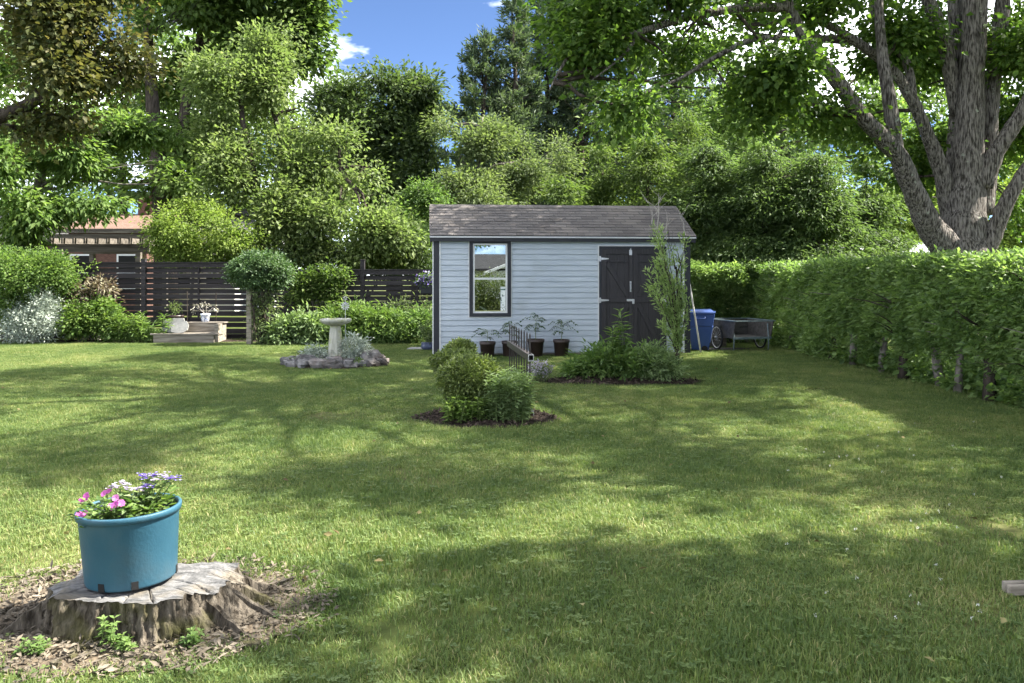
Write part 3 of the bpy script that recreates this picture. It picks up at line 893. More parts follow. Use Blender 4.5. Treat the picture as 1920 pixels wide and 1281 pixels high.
mpart('trunk', [Vector((mp.x, mp.y, -.02)), Vector((mp.x + .0, mp.y, .5)), P(1802, 470, DM), P(1808, 380, DM), P(1815, 290, DM), P(1822, 150, DM), P(1830, 0, DM), P(1838, -170, DM), P(1842, -420, DM), P(1838, -700, DM)], [.62, .52, .45, .32, .245, .205, .195, .175, .13, .05], n=30, noise=.14)
mpart('limb', [P(1800, 420, DM+.2), P(1792, 320, DM+.25), P(1798, 180, DM+.35), P(1792, 40, DM+.4), P(1785, -150, DM+.5), P(1760, -420, DM+.8)], rr([32, 22, 17, 16, 14, 5], DM), seed=3)
mpart('limb', [P(1838, 400, DM+.15), P(1850, 300, DM+.2), P(1860, 170, DM+.2), P(1878, 30, DM+.2), P(1900, -150, DM+.2), P(1960, -430, DM)], rr([28, 20, 16, 15, 13, 5], DM), seed=5)
LIMB_A = [P(1795, 488, DM-.1), P(1748, 430, DM-.35), P(1712, 355, DM-.6), P(1678, 285, DM-.8), P(1618, 220, DM-1.0), P(1568, 150, DM-1.1), P(1512, 80, DM-1.2), P(1478, 10, DM-1.3), P(1440, -90, DM-1.4), P(1380, -260, DM-1.6)]
mpart('limb', LIMB_A, rr([38, 26, 20, 18, 15, 14, 12, 10, 8, 3], DM), seed=8)
mpart('limb', [P(1682, 290, DM-.8), P(1672, 220, DM-.75), P(1660, 140, DM-.7), P(1650, 60, DM-.6), P(1642, -60, DM-.5), P(1600, -260, DM-.4)], rr([15, 14, 12, 10, 7, 3], DM), seed=9, n=14)
LIMB_B = [P(1785, 420, DM+.1), P(1768, 330, DM), P(1740, 255, DM-.1), P(1712, 190, DM-.2), P(1672, 130, DM-.3), P(1600, 75, DM-.5), P(1530, 35, DM-.7), P(1460, 10, DM-.9)]
mpart('limb', LIMB_B, rr([22, 17, 13, 12, 10, 9, 7, 5], DM), seed=12, n=14)
mpart('limb', [P(1712, 190, DM-.2), P(1700, 120, DM-.1), P(1665, 75, DM), P(1640, 40, DM+.1), P(1628, -40, DM+.2)], rr([10, 9, 8, 6, 4], DM), seed=13, n=12)
mpart('limb', [P(1795, 215, DM+.2), P(1776, 100, DM+.1), P(1748, 20, DM), P(1715, -70, DM-.1), P(1660, -250, DM-.3)], rr([16, 15, 14, 11, 4], DM), seed=14, n=14)
mpart('limb', [P(1842, 350, DM-.1), P(1868, 285, DM-.2), P(1908, 225, DM-.3), P(1960, 130, DM-.4), P(2040, -20, DM-.5), P(2120, -240, DM-.6)], rr([21, 17, 15, 13, 10, 4], DM), seed=15)
mpart('limb', [P(1835, 485, DM-.1), P(1862, 440, DM-.2), P(1885, 385, DM-.3), P(1930, 310, DM-.4), P(2010, 210, DM-.6), P(2110, 60, DM-.8)], rr([25, 18, 15, 13, 10, 4], DM), seed=16)
LIMB_C = [P(1480, 14, DM-1.3), P(1400, 15, DM-1.5), P(1310, 28, DM-1.7), P(1240, 48, DM-1.9), P(1170, 68, DM-2.1), P(1100, 82, DM-2.3), P(1062, 112, DM-2.4), P(1030, 170, DM-2.5)]
mpart('limb', LIMB_C, rr([11, 9, 8, 7, 6, 4.5, 3.5, 1.5], 11.5), n=10, noise=.05)
mpart('limb', [P(1500, 75, DM-1.2), P(1420, 72, DM-1.5), P(1340, 108, DM-1.8), P(1270, 150, DM-2.0), P(1190, 182, DM-2.2)], rr([7, 6, 5, 3.5, 1.2], 11.5), n=8, noise=.05)
mpart('limb', [P(1465, 60, DM-1.2), P(1445, 95, DM-1.6), P(1425, 135, DM-1.7), P(1415, 180, DM-1.8)], rr([5, 4.5, 3, 1], 11.5), n=8, noise=.05)
mpart('limb', [P(1196, 60, DM-2.0), P(1180, 90, DM-2.2), P(1150, 120, DM-2.4), P(1110, 150, DM-2.6)], rr([4.5, 4, 3, 1], 11), n=8, noise=.05)

mlobes = [lobe(*a) for a in (
    (1100, 100, 10.6, 46, 44), (1165, 130, 10.8, 70, 62), (1245, 100, 11.0, 72, 55), (1150, 10, 10.9, 80, 50), (1250, 0, 11.0, 90, 55), (1350, 60, 11.2, 80, 52), (1330, 165, 11.2, 70, 42), (1415, 190, 11.4, 62, 48), (1440, 100, 11.4, 72, 50), (1400, -10, 11.5, 90, 50),
    (1530, 215, 12.0, 70, 36), (1560, 20, 12.0, 90, 55), (1640, 260, 12.4, 52, 30), (1690, 60, 12.8, 85, 60), (1740, 160, 13.6, 62, 46), (1745, 270, 13.8, 48, 30), (1700, 330, 14.0, 42, 26), (1870, 60, 14.6, 70, 90), (1905, 260, 14.2, 50, 60), (1930, 120, 13.0, 60, 90), (1900, 380, 15.0, 40, 40), (1180, 210, 10.4, 48, 26), (1300, 40, 12.5, 90, 60), (1740, 60, 15.0, 80, 70), (1760, 300, 15.5, 50, 40), (1200, 60, 12.0, 80, 60), (1880, 180, 15.5, 60, 70), (1100, 40, 11.5, 70, 50), (1600, 210, 14, 60, 40))]
# the part of the crown above the picture, which shades the lawn
rc = random.Random(77)
upper = []
while len(upper) < 78:
    x, y = rc.uniform(.8, 12.5), rc.uniform(6.6, 18.4)
    if ((x - 7) / 6.2) ** 2 + ((y - 12.8) / 6.2) ** 2 > 1: continue
    z = rc.uniform(6.9, 11.8)
    if any((Vector((x, y, z)) - q[0]).length < 1.25 for q in upper): continue
    r = rc.uniform(.45, .9)
    upper.append((Vector((x, y, z)), (r, r, r * .6)))
for q in ((5.8, 17.0, 7.4, 1.5, .8), (7.7, 17.4, 8.9, 1.7, 1.0), (4.4, 16.6, 6.5, 1.2, .55), (9.4, 18.0, 10.4, 1.8, 1.1)):  # lobes added to block the sun on the shed roof
    upper.append((Vector(q[:3]), (q[3], q[3], q[4])))
NL_IN = 29
pp, aa, ll = clumps(sublobes(mlobes, 6, 3), 1750, .2, .5, 1.0, 1.0, seed=21)
ll = ll // 6
p2, a2, l2 = clumps(upper, 1850, .1, .25, .2, .8, seed=22)
pp = np.concatenate([pp, p2]); aa = np.concatenate([aa, a2]); ll = np.concatenate([ll, l2 + len(mlobes)]); mlobes = mlobes + upper
tw = MB()
stpts = [LIMB_A, LIMB_B, LIMB_C, [P(1815, 290, DM), P(1830, 0, DM), P(1842, -420, DM)]]
for i, (c, r) in enumerate(mlobes):
    bestp = min((nearest_on(s, Vector(c)) for s in stpts), key=lambda q: (q - Vector(c)).length)
    cp = curve_pts(bestp, c, 6, .12, .03)
    rad0 = .03 if i < NL_IN else .07
    tw.tube(cp, [rad0 * (1.1 - .8 * k / 5) for k in range(6)], n=6, cap=False)
    for q in np.nonzero(ll == i)[0][:9]:
        tw.tube(curve_pts(cp[random.choice((3, 4, 5))], pp[q], 4, .12, .03), [.011, .009, .006, .003], n=4, cap=False)
me = tw.mesh('branches', M_bark2, True); me.transform(MOFF); link('branches', me, maple)
pos, d, nr, ti = sprays(pp, aa, 24, .55, .17, flat=.5, droop=.35, tvar=.5)
pos = pos - np.array((mp.x, mp.y, 0))
sz = .088 * (.65 + .7 * rng.random(len(pos)))
sz[1750 * 24:] *= 1.35
leaf_object('crown', pos, d, nr, sz, sz * .78, ti, LM['maple'], maple)

# trees to the right of and behind the viewer: nothing but their shade is in the picture
def shade_tree(x, y, hgt, r, label, seed, S=620, n=26):
    rnd = random.Random(seed)
    st = [stem([(x, y, -.02), (x + .1, y, hgt * .3), (x - .1, y + .1, hgt * .6), (x, y, hgt * .95)], .32, .05)]
    lobes = []
    for k in range(15):
        a = rnd.uniform(0, 6.28); q = r * rnd.uniform(.2, .95)
        lobes.append((Vector((x + q*math.cos(a), y + q*math.sin(a), hgt * rnd.uniform(.48, .98))), (r * rnd.uniform(.14, .25), r * rnd.uniform(.14, .25), r * rnd.uniform(.10, .16))))
    return tree('shade_tree', label, st, lobes, S, n, (.19, .75), LM['maple'], M_bark2, L=.7, spread=.28, gap=.3, gscale=.55, twigs=4, seed=seed, limb_r=.07, sub=0, inner=.1)
shade_tree(9.6, 3.6, 10.0, 3.6, 'leafy maple off to the right beside the near lawn', 31, S=300)
shade_tree(6.3, .2, 9.0, 3.0, 'leafy maple off to the right beside the viewer', 37, S=230)
shade_tree(13.5, 8.0, 12.0, 3.6, 'tall leafy maple beyond the hedge to the right', 41, S=270)

# ------------------------------------------------------------------ trees behind the fence, left to centre
GB = 'trees behind the garden fence'
# bronze-leaved maple reaching in at the upper left
tree('copper_maple', 'bronze leaved maple overhanging from the upper left corner', [stem([(-8.4, 12.0, -.02), (-8.3, 12, 2), (-8.0, 12, 4), (-7.8, 12, 6.5), (-7.6, 12.2, 9)], .30, .06), stem([(-8.0, 12, 3.2), (-7.2, 12, 3.75), (-6.4, 12, 4.1), (-5.9, 12.1, 4.7)], .12, .03)],
     [lobe(*a) for a in ((40, 60, 12, 90, 70), (130, 40, 12, 85, 62), (205, 75, 12.2, 70, 60), (60, 160, 12, 85, 52), (150, 150, 12.1, 75, 52), (20, 235, 12, 55, 34), (110, 215, 12.2, 60, 32), (200, -30, 12.3, 110, 60), (60, -60, 12.3, 110, 70), (230, 130, 12.5, 45, 40))] +
     [(Vector((-8.6, 11.2, 7.5)), (1.4, 1.4, .9)), (Vector((-7.6, 12.4, 9.2)), (1.6, 1.6, 1.0))],
     1250, 26, (.088, .75), LM['copper'], M_bark2, L=.45, spread=.15, gap=.98, gscale=1.3, seed=2, twigs=8, limb_r=.035)
# ash with pale drooping leaves at the far left
tree('ash_tree', 'pale green ash with drooping sprays over the left end of the fence', [stem([(-12.6, 22, -.02), (-12.4, 22, 2.5), (-12.0, 22, 5), (-11.8, 22, 8.5)], .22, .05)],
     [lobe(*a) for a in ((40, 290, 21, 75, 45), (130, 300, 21.5, 80, 45), (215, 315, 21.5, 70, 36), (280, 345, 21.5, 50, 26), (60, 370, 21, 85, 36), (150, 375, 21, 60, 28), (30, 440, 20.8, 55, 40), (230, 375, 21.6, 50, 22), (100, 230, 22, 80, 40), (20, 220, 22, 60, 40), (250, 250, 22.5, 60, 36))],
     1150, 26, (.17, .42), LM['ash'], M_bark3, L=.6, spread=.17, gap=.95, gscale=.9, seed=4, rough=.5, flat=.45, droop=.5, limb_r=.04, group=GB)
# tall dark-trunked oak
tree('oak_tree', 'tall oak with two dark trunks behind the ash', [
     stem([Vector((P(312, 600, 28).x, 28, -.02)), P(310, 470, 28), P(305, 380, 28), P(296, 300, 28), P(288, 220, 28), P(282, 140, 28), P(276, 40, 28), P(280, -80, 28)], .40, .10),
     stem([P(306, 390, 28), P(325, 320, 28.1), P(342, 240, 28.2), P(352, 160, 28.3), P(378, 60, 28.4), P(395, -60, 28.5)], .24, .08),
     stem([P(312, 420, 28), P(335, 370, 28), P(348, 340, 28)], .14, .05)],
     [lobe(*a) for a in ((290, 60, 27.4, 85, 60), (350, 30, 27.5, 90, 60), (420, 50, 28, 80, 55), (480, 60, 28.4, 65, 55), (545, 30, 28.6, 50, 40), (570, 60, 28.6, 32, 40), (540, 110, 28.4, 45, 36), (575, -10, 28.8, 45, 30), (250, 140, 28.6, 60, 45), (400, 120, 29, 70, 45), (320, 280, 29, 60, 40), (250, 260, 29, 55, 38), (380, 260, 28.6, 50, 40), (330, -60, 28, 140, 50), (500, -60, 28.4, 100, 50), (300, 330, 27.6, 50, 30), (470, 130, 28.6, 55, 40))],
     1500, 28, (.22, .62), LM['oak'], M_bark2, L=.8, spread=.27, gap=.95, gscale=.6, seed=6, rough=.5, twigs=9, limb_r=.07, group=GB)
# cherry with lit yellow-green leaves in the left centre
tree('cherry_tree', 'yellow green cherry leaning over the fence beside the clipped arbor', [
     stem([Vector((P(500, 620, 23).x, 23, -.02)), P(500, 520, 23), P(494, 430, 23), P(482, 370, 23), P(470, 300, 23), P(455, 230, 23.1), P(448, 150, 23.2)], .20, .045),
     stem([Vector((P(545, 620, 23.6).x, 23.6, -.02)), P(543, 480, 23.6), P(541, 380, 23.6), P(537, 300, 23.6), P(518, 230, 23.7), P(506, 180, 23.8), P(512, 110, 23.9)], .17, .03),
     stem([P(542, 350, 23.6), P(565, 325, 23.4), P(600, 312, 23.2), P(650, 318, 23)], .07, .015),
     stem([P(543, 450, 23.6), P(585, 415, 23.2), P(640, 378, 22.9), P(700, 365, 22.6)], .075, .012)],
     [lobe(*a) for a in ((430, 170, 23.5, 70, 55), (505, 165, 23.5, 52, 46), (470, 100, 24, 65, 40), (548, 240, 23.6, 46, 40), (635, 285, 23, 50, 36), (690, 310, 22.8, 36, 34), (565, 205, 24, 36, 32), (400, 260, 23.4, 60, 45), (470, 270, 22.8, 60, 45), (560, 310, 22.9, 60, 36), (640, 350, 23.6, 60, 30), (430, 340, 22.8, 55, 40), (520, 400, 22.4, 60, 45), (600, 420, 22.2, 65, 40), (680, 425, 22.0, 60, 36), (725, 435, 21.8, 36, 32), (640, 470, 22.2, 60, 30), (400, 400, 23, 40, 40), (560, 465, 22.4, 60, 30), (505, 110, 24, 34, 28))],
     1900, 24, (.12, .6), LM['cherry'], M_bark2, L=.6, spread=.18, gap=1.0, gscale=.95, rough=.6, flat=1.0, droop=.1, sub=13, inner=.1, seed=8, twigs=12, limb_r=.05, group=GB)
# golden shrub behind the fence
tree('golden_shrub', 'bright golden green shrub rising above the fence', [stem([(-8.2, 21.6, -.02), (-8.1, 21.6, 1.2), (-8.0, 21.6, 2.2)], .06, .02)],
     [lobe(*a) for a in ((375, 425, 21.6, 65, 42), (335, 450, 21.5, 42, 40), (430, 450, 21.7, 45, 40), (385, 475, 21.4, 75, 36), (350, 405, 21.8, 30, 26))],
     800, 28, (.075, .6), LM['yellow'], M_bark3, L=.35, spread=.11, gap=.75, gscale=1.6, seed=9, rough=.5, limb_r=.02, cat='shrub', inner=.45, group=GB)
# dense round tree behind
tree('dense_oak', 'dense dark green broad crowned tree under the open blue sky', [stem([Vector((P(740, 600, 38).x, 38, -.02)), P(738, 400, 38), P(735, 250, 38), P(730, 160, 38)], .4, .08)],
     [lobe(*a) for a in ((665, 185, 38, 62, 40), (730, 170, 38, 62, 42), (790, 175, 38, 45, 42), (640, 240, 37.5, 60, 45), (710, 240, 37, 65, 45), (790, 245, 37.5, 50, 50), (680, 310, 37, 60, 45), (760, 320, 37, 60, 45), (800, 300, 37, 40, 40), (720, 380, 37, 70, 40), (620, 320, 38, 50, 50), (800, 380, 36.5, 40, 30))],
     1500, 30, (.22, .5), LM['dark'], M_bark2, L=.9, spread=.3, gap=.82, gscale=.6, seed=11, rough=.5, limb_r=.08, inner=.5, group=GB)
# light green mid trees behind the shed
tree('birch_tree', 'soft grey green tree rising behind the shed roof', [stem([Vector((P(900, 600, 27).x, 27, -.02)), P(900, 400, 27), P(898, 300, 27), P(905, 220, 27)], .17, .03)],
     [lobe(*a) for a in ((880, 230, 27, 50, 36), (925, 270, 27, 45, 40), (860, 300, 26.6, 50, 38), (900, 350, 26.2, 75, 42), (960, 330, 26.6, 40, 40), (850, 370, 26, 50, 32), (930, 400, 25.6, 60, 30), (1000, 320, 28, 42, 40), (1045, 310, 28.4, 36, 40))],
     1500, 28, (.115, .45), LM['mid'], M_bark3, L=.6, spread=.19, gap=.95, gscale=.85, seed=13, rough=.55, limb_r=.045, inner=.45, group=GB)
tree('lime_tree', 'bright green leafy tree between the fence and the shed', [stem([Vector((P(775, 600, 24).x, 24, -.02)), P(778, 480, 24), P(780, 400, 24), P(785, 350, 24)], .10, .03)],
     [lobe(*a) for a in ((785, 370, 24, 36, 34), (770, 430, 23.6, 42, 42), (800, 440, 23.4, 32, 45), (750, 485, 23.4, 45, 30), (795, 500, 23.2, 36, 34), (700, 480, 23.8, 40, 30))],
     800, 26, (.085, .6), LM['green'], M_bark3, L=.4, spread=.13, gap=.8, gscale=1.2, seed=15, rough=.5, limb_r=.025, inner=.45, group=GB)

tree('dark_yew', 'dark green yew filling the gap above the fence beside the shed', [stem([(xl_(690, 22.4), 22.4, -.02), (xl_(690, 22.4), 22.4, 1.2)], .08, .03)],
     [lobe(*a) for a in ((600, 480, 22.6, 55, 30), (660, 485, 22.6, 55, 34), (720, 480, 22.4, 50, 36), (770, 470, 22.2, 40, 40), (530, 480, 22.8, 40, 26))],
     620, 26, (.09, .4), LM['dark'], M_bark2, L=.35, spread=.12, gap=.3, seed=19, limb_r=.02, inner=.5, cat='shrub')

# ------------------------------------------------------------------ white pines
def pine(label, px, D, top_z, width, seed, crooked=.15):
    rnd = random.Random(seed)
    x0 = (px - 960) / F * D
    root = empty('white_pine', (x0, D, 0), 0, label, 'pine tree', 'white pines behind the shed')
    mb = MB()
    tr_ = [Vector((rnd.uniform(-crooked, crooked) * (i > 0), rnd.uniform(-crooked, crooked) * (i > 0), top_z * i / 8 - (.02 if i == 0 else 0))) for i in range(9)]
    mb.tube(tr_, [.26 * (1.04 - i / 8) + .015 for i in range(9)], n=10, noise=.1)
    C = []; A = []
    z = 1.6
    while z < top_z - .1:
        f = z / top_z
        prof = width * (min(1, (1 - f) * 1.6) ** .75) * (.55 + .45 * min(1, f / .3))
        for k in range(rnd.choice((4, 5, 5, 6))):
            a = rnd.uniform(0, 6.283); l = prof * rnd.uniform(.45, 1.12) + .12
            b0 = Vector((0, 0, z + rnd.uniform(-.15, .15)))
            rise = rnd.uniform(.05, .45) + .35 * f
            tip = b0 + Vector((math.cos(a) * l, math.sin(a) * l, l * rise))
            cp = curve_pts(b0, tip, 5, .06, .02, rnd)
            for q in cp: q.z -= .05 * l * math.sin(math.pi * (q - b0).length / max(l, .1) * .8)
            mb.tube(cp, [.035, .028, .02, .013, .006], n=4, cap=False)
            m_ = max(3, int(l / .15))
            for j in range(m_):
                t = .30 + .7 * (j + rnd.random()) / m_
                q = b0.lerp(tip, t); w = .22 * l * (1 - abs(t - .6))
                q = q + Vector((rnd.uniform(-w, w), rnd.uniform(-w, w), rnd.uniform(-.02, .16)))
                C.append(tuple(q)); A.append((math.cos(a) * .7 + rnd.uniform(-.5, .5), math.sin(a) * .7 + rnd.uniform(-.5, .5), .55 + rnd.uniform(-.1, .5)))
        z += rnd.uniform(.26, .44)
    C.append((0, 0, top_z)); A.append((0, 0, 1))
    mb.build('trunk', M_bark2, root, True)
    C = np.array(C); A = nrmz(np.array(A))
    n = 19
    S = len(C)
    pos = C[:, None] + A[:, None] * (rng.random((S, n, 1)) * .34) + rng.normal(size=(S, n, 3)) * .05
    d = A[:, None] * .75 + nrmz(rng.normal(size=(S, n, 3))) * .75
    ti = rng.random((S, 1)) * .6 + rng.random((S, n)) * .4
    L_ = (.26 * (.7 + .6 * rng.random(S * n)))
    leaf_object('needles', pos.reshape(-1, 3), d.reshape(-1, 3), rng.normal(size=(S * n, 3)), L_, .062, ti.ravel(), LM['pine'], root, wide=.5, droop=.05)
pine('white pine with a blunt dark top, the one beside the blue sky', 905, 34, 11.0, 1.9, 51)
pine('tall white pine with a feathery pointed crown behind the shed', 965, 34.5, 12.4, 1.7, 52)
pine('tallest white pine reaching out of view behind the shed', 1030, 37, 15.6, 2.2, 53)
pine('white pine with bare lower trunk standing behind the maple branch', 1090, 36, 14.2, 1.9, 54)
pine('thin white pine seen through the maple branches', 1185, 38, 13.0, 2.0, 55)

pine('slim white pine right of the thin one, behind the maple limb', 1265, 40, 12.0, 2.1, 56)
pine('far white pine showing through the gaps left of the big limbs', 1350, 42, 12.5, 2.3, 57)
pine('far white pine behind the long maple limb', 1460, 43, 11.0, 2.3, 58)
# ------------------------------------------------------------------ hemlocks
def hemlock(label, px, D, top_z, width, m, seed, S=900, zmin=.8, n=30):
    S = int(S * 1.45)
    rnd = np.random.default_rng(seed)
    x0 = (px - 960) / F * D
    root = empty('hemlock_tree', (x0, D, 0), 0, label, 'hemlock tree', 'hemlocks behind the hedge and shed')
    mb = MB()
    mb.tube([(0, 0, -.02), (.03, .02, top_z * .4), (-.02, 0, top_z * .7), (0, 0, top_z * .88)], [.16, .11, .05, .01], n=8, noise=.1)
    zz = zmin + (top_z - zmin) * (1 - (1 - rnd.random(S)) ** .62)
    f = (zz - zmin) / (top_z - zmin)
    a = rnd.random(S) * 6.283
    lay = .8 + .3 * np.sin(zz * 5.5 + a * 2) + .25 * rnd.normal(size=S) * .6
    r = width * np.clip((1 - f) ** .7, .10, 1) * np.clip(lay, .15, 1.3) * (.35 + .65 * rnd.random(S) ** .5)
    C = np.stack([r * np.cos(a), r * np.sin(a), zz - .16 * r], 1)
    A = nrmz(np.stack([np.cos(a), np.sin(a), np.full(S, -.28)], 1) + rnd.normal(size=(S, 3)) * .3)
    keep = np.array([mnoise.noise(Vector((q[0] * 1.1 + seed, q[1] * 1.1, q[2] * 1.7))) > -.06 or rnd.random() < .12 for q in C])
    C, A, r, a, zz = C[keep], A[keep], r[keep], a[keep], zz[keep]; S = len(C)
    for k in range(min(S, 70)):
        c = Vector(C[k]); b0 = Vector((0, 0, min(top_z - .1, c.z + .15 * r[k])))
        mb.tube(curve_pts(b0, c, 4, .05, .02), [.02, .015, .01, .004], n=4, cap=False)
    mb.build('trunk', M_bark2, root, True)
    pos, d, nr, ti = sprays(C, A, n, .7, .13, flat=.28, droop=.22, upb=1.4, rg=rnd, tvar=.6)
    pos[:, 2] = np.maximum(pos[:, 2], .05)
    sz = .115 * (.6 + .8 * rnd.random(len(pos)))
    leaf_object('crown', pos, d, nr, sz, sz * .33, ti, m, root)
hemlock('sunlit hemlock just behind the shed roof ridge', 1050, 21.0, 3.9, 1.25, LM['hemlock'], 61, 850)
hemlock('pointed bright hemlock between the pines and the shed', 1130, 22.5, 5.0, 1.5, LM['hemlock'], 62, 1000)
hemlock('broad hemlock over the right half of the shed roof', 1215, 22.0, 5.1, 1.5, LM['hemlock'], 63, 1000)
hemlock('dark hemlock beside the right corner of the shed', 1330, 21.5, 4.9, 1.55, LM['hemdark'], 64, zmin=1.75, S=1100)
hemlock('dark drooping hemlock above the garden cart', 1435, 20.6, 4.7, 1.45, LM['hemdark'], 65, zmin=1.75, S=1100)
hemlock('shaggy hemlock behind the middle of the hedge', 1530, 20.2, 4.4, 1.35, LM['hemdark'], 66, zmin=1.75, S=1000)
hemlock('open hemlock left of the huge maple', 1625, 21.5, 4.5, 1.25, LM['hemdark'], 67, 620, zmin=2.0)
hemlock('tall shadowy hemlock behind the blue bin', 1390, 26.0, 6.4, 1.7, LM['hemdark'], 68, 900)
hemlock('tall hemlock in the gap between two dark hemlocks', 1290, 27.0, 6.9, 1.8, LM['hemlock'], 69, 900)
tree('bright_maple_sapling', 'bright sunlit young maple showing through behind the huge trunk', [stem([(13.2, 22.5, -.02), (13.2, 22.5, 2), (13.3, 22.5, 4)], .08, .02)],
     [lobe(*a) for a in ((1895, 440, 22.5, 50, 50), (1925, 380, 22.5, 50, 50), (1880, 500, 22, 45, 40), (1700, 420, 25, 50, 40), (1655, 380, 25, 45, 40), (1740, 360, 25, 45, 35))],
     600, 26, (.12, .6), LM['yellow'], M_bark3, L=.5, spread=.16, gap=.4, seed=17, limb_r=.025)

tree('background_maple', 'broad green maple filling the view behind the dark trunked oak', [stem([(xl_(230, 36), 36, -.02), (xl_(232, 36), 36, 4), (xl_(228, 36), 36, 9)], .3, .06)],
     [lobe(*a) for a in ((110, 150, 36, 90, 80), (230, 180, 36, 90, 80), (330, 230, 36.5, 90, 80), (420, 180, 37, 90, 80), (60, 280, 36, 90, 80), (190, 320, 35.5, 90, 70), (330, 350, 35.5, 90, 70), (450, 330, 36, 80, 70), (560, 350, 37, 70, 70), (20, 120, 37, 80, 90))],
     800, 24, (.24, .6), LM['oak'], M_bark2, L=.9, spread=.34, gap=.5, gscale=.5, seed=23, limb_r=.07, inner=.2)
tree('background_ash', 'tall airy ash behind the hemlocks under the maple limbs', [stem([(xl_(1400, 33), 33, -.02), (xl_(1402, 33), 33, 4), (xl_(1405, 33), 33, 8)], .28, .06)],
     [lobe(*a) for a in ((1180, 230, 33, 80, 60), (1280, 190, 33, 80, 70), (1380, 230, 33, 80, 60), (1470, 170, 33.5, 70, 50), (1560, 260, 33, 90, 50), (1660, 250, 33.5, 80, 60), (1330, 100, 34, 70, 50), (1740, 330, 33, 60, 60), (1880, 300, 33, 60, 80), (1640, 130, 34, 60, 40))],
     640, 24, (.21, .55), LM['ash'], M_bark2, L=.9, spread=.32, gap=.85, gscale=.6, seed=25, limb_r=.07, inner=.2)
# far wood closing the view
def far_wood():
    lobes = []
    rnd = random.Random(5)
    for k in range(120):
        D = rnd.uniform(46, 60); px = rnd.uniform(-150, 2100)
        hmax = 250 if not (560 < px < 860) else 300
        if px < 520: hmax = 60
        if px > 1500: hmax = 120
        py = rnd.uniform(hmax, 500)
        lobes.append(lobe(px, py, D, rnd.uniform(60, 110), rnd.uniform(40, 65)))
    pp, aa, ll = clumps(lobes, 3600, .4, .3, .35, .5, seed=33, down=.3)
    pos, d, nr, ti = sprays(pp, aa, 18, 1.0, .4, flat=.6)
    sz = .34 * (.6 + .8 * rng.random(len(pos)))
    o = leaf_object('far_wood', pos, d, nr, sz, sz * .6, ti, LM['oak'], None, 'stuff')
    tag(o, 'far green wood filling the gaps between the garden trees', 'woodland')
far_wood()

# ------------------------------------------------------------------ neighbouring houses
def gable_house(name, label, x0, x1, y0, y1, eave, ridge, wallm, roofm, windows=(), chimney=None, oh=.35, trim=None):
    root = empty(name, ((x0 + x1) / 2, y0, 0), 0, label, 'house')
    cx = (x0 + x1) / 2
    w = MB(); ym = (y0 + y1) / 2 - y0
    a, b = x0 - cx, x1 - cx; dp = y1 - y0
    w.box(a, b, 0, dp, 0, eave)
    for xx in (a, b):
        w.add([(xx, 0, eave), (xx, dp, eave), (xx, ym, ridge - .06)], [(0, 1, 2) if xx > 0 else (2, 1, 0)])
    w.build('wall', wallm, root)
    r = MB(); t = .12
    sl = (ridge - eave) / ym
    for s in (0, 1):
        def q(x, y, z): return (x, y if s == 0 else dp - y, z)
        ya = -oh; za = eave - oh * sl
        pts = [q(a - oh, ya, za), q(b + oh, ya, za), q(b + oh, ym, ridge), q(a - oh, ym, ridge)]
        r.add(pts + [(p[0], p[1], p[2] + t) for p in pts], [(3,2,1,0), (4,5,6,7), (0,1,5,4), (1,2,6,5), (2,3,7,6), (3,0,4,7)])
    ro = r.build('roof', roofm, root)
    for s in (-1, 1):   # white rake and eave boards
        xx = (b + oh + .012) if s > 0 else (a - oh - .012)
        f = MB()
        f.bar((xx, -oh, eave - oh*sl + .03), (xx, ym, ridge + .03), .02, .2); f.bar((xx, dp + oh, eave - oh*sl + .03), (xx, ym, ridge + .03), .02, .2)
        f.build('rake_board', trim or M_whitetrim, ro)
    f = MB(); f.box(a - oh, b + oh, -oh - .03, -oh - .005, eave - oh*sl - .02, eave - oh*sl + .14); f.build('fascia', trim or M_whitetrim, ro)
    for (wx, wz, wwd, wht) in windows:
        o = MB(); o.box(wx - wwd/2, wx + wwd/2, -.04, -.003, wz, wz + wht); wo = o.build('window', M_whitetrim, root)
        for i in (0, 1):
            g = MB(); h2 = wht / 2
            g.box(wx - wwd/2 + .07, wx + wwd/2 - .07, -.048, -.0405, wz + .06 + i * h2 - .02 * i, wz + h2 - .04 + i * (h2 - .02)); g.build('pane', M_dark, wo)
    if chimney:
        c = MB(); c.box(chimney[0] - .3, chimney[0] + .3, ym - .25, ym + .25, ridge - .4, chimney[1]); c.box(chimney[0] - .36, chimney[0] + .36, ym - .31, ym + .31, chimney[1] + .001, chimney[1] + .1); c.build('chimney', M_redbrick, ro)
    return root
xl = lambda px, D: (px - 960) / F * D
gable_house('brown_house', 'low red brown house with a brown shingled roof behind the fence', xl(128, 31), xl(275, 31), 31, 37, 3.15, 3.85, M_redbrick, M_brownroof,
            windows=((-.9, 1.0, .9, 1.3), (.8, 1.0, .9, 1.3)), chimney=(.2, 4.7), trim=M_beam)
gable_house('dark_house', 'dark walled house with a charcoal roof beyond the left end of the fence', xl(-60, 33), xl(112, 33), 33, 39, 2.9, 4.0, M_redbrick, M_greyroof, windows=((-.6, 1.0, .9, 1.2), (.9, 1.0, .9, 1.2)), trim=M_beam)
gable_house('pale_house', 'pale grey roofed house glimpsed over the hedge beside the huge maple', xl(1575, 31), xl(1790, 31), 31, 37, 2.35, 3.5, M_pale, M_paleroof, windows=((-1.0, .9, .9, 1.1), (.9, .9, .9, 1.1)))
gable_house('white_house', 'small white sided house hidden behind the golden shrub', xl(300, 34), xl(440, 34), 34, 40, 3.0, 4.3, M_pale, M_greyroof, windows=((-.6, 1.0, .8, 1.2), (.7, 1.0, .8, 1.2)))
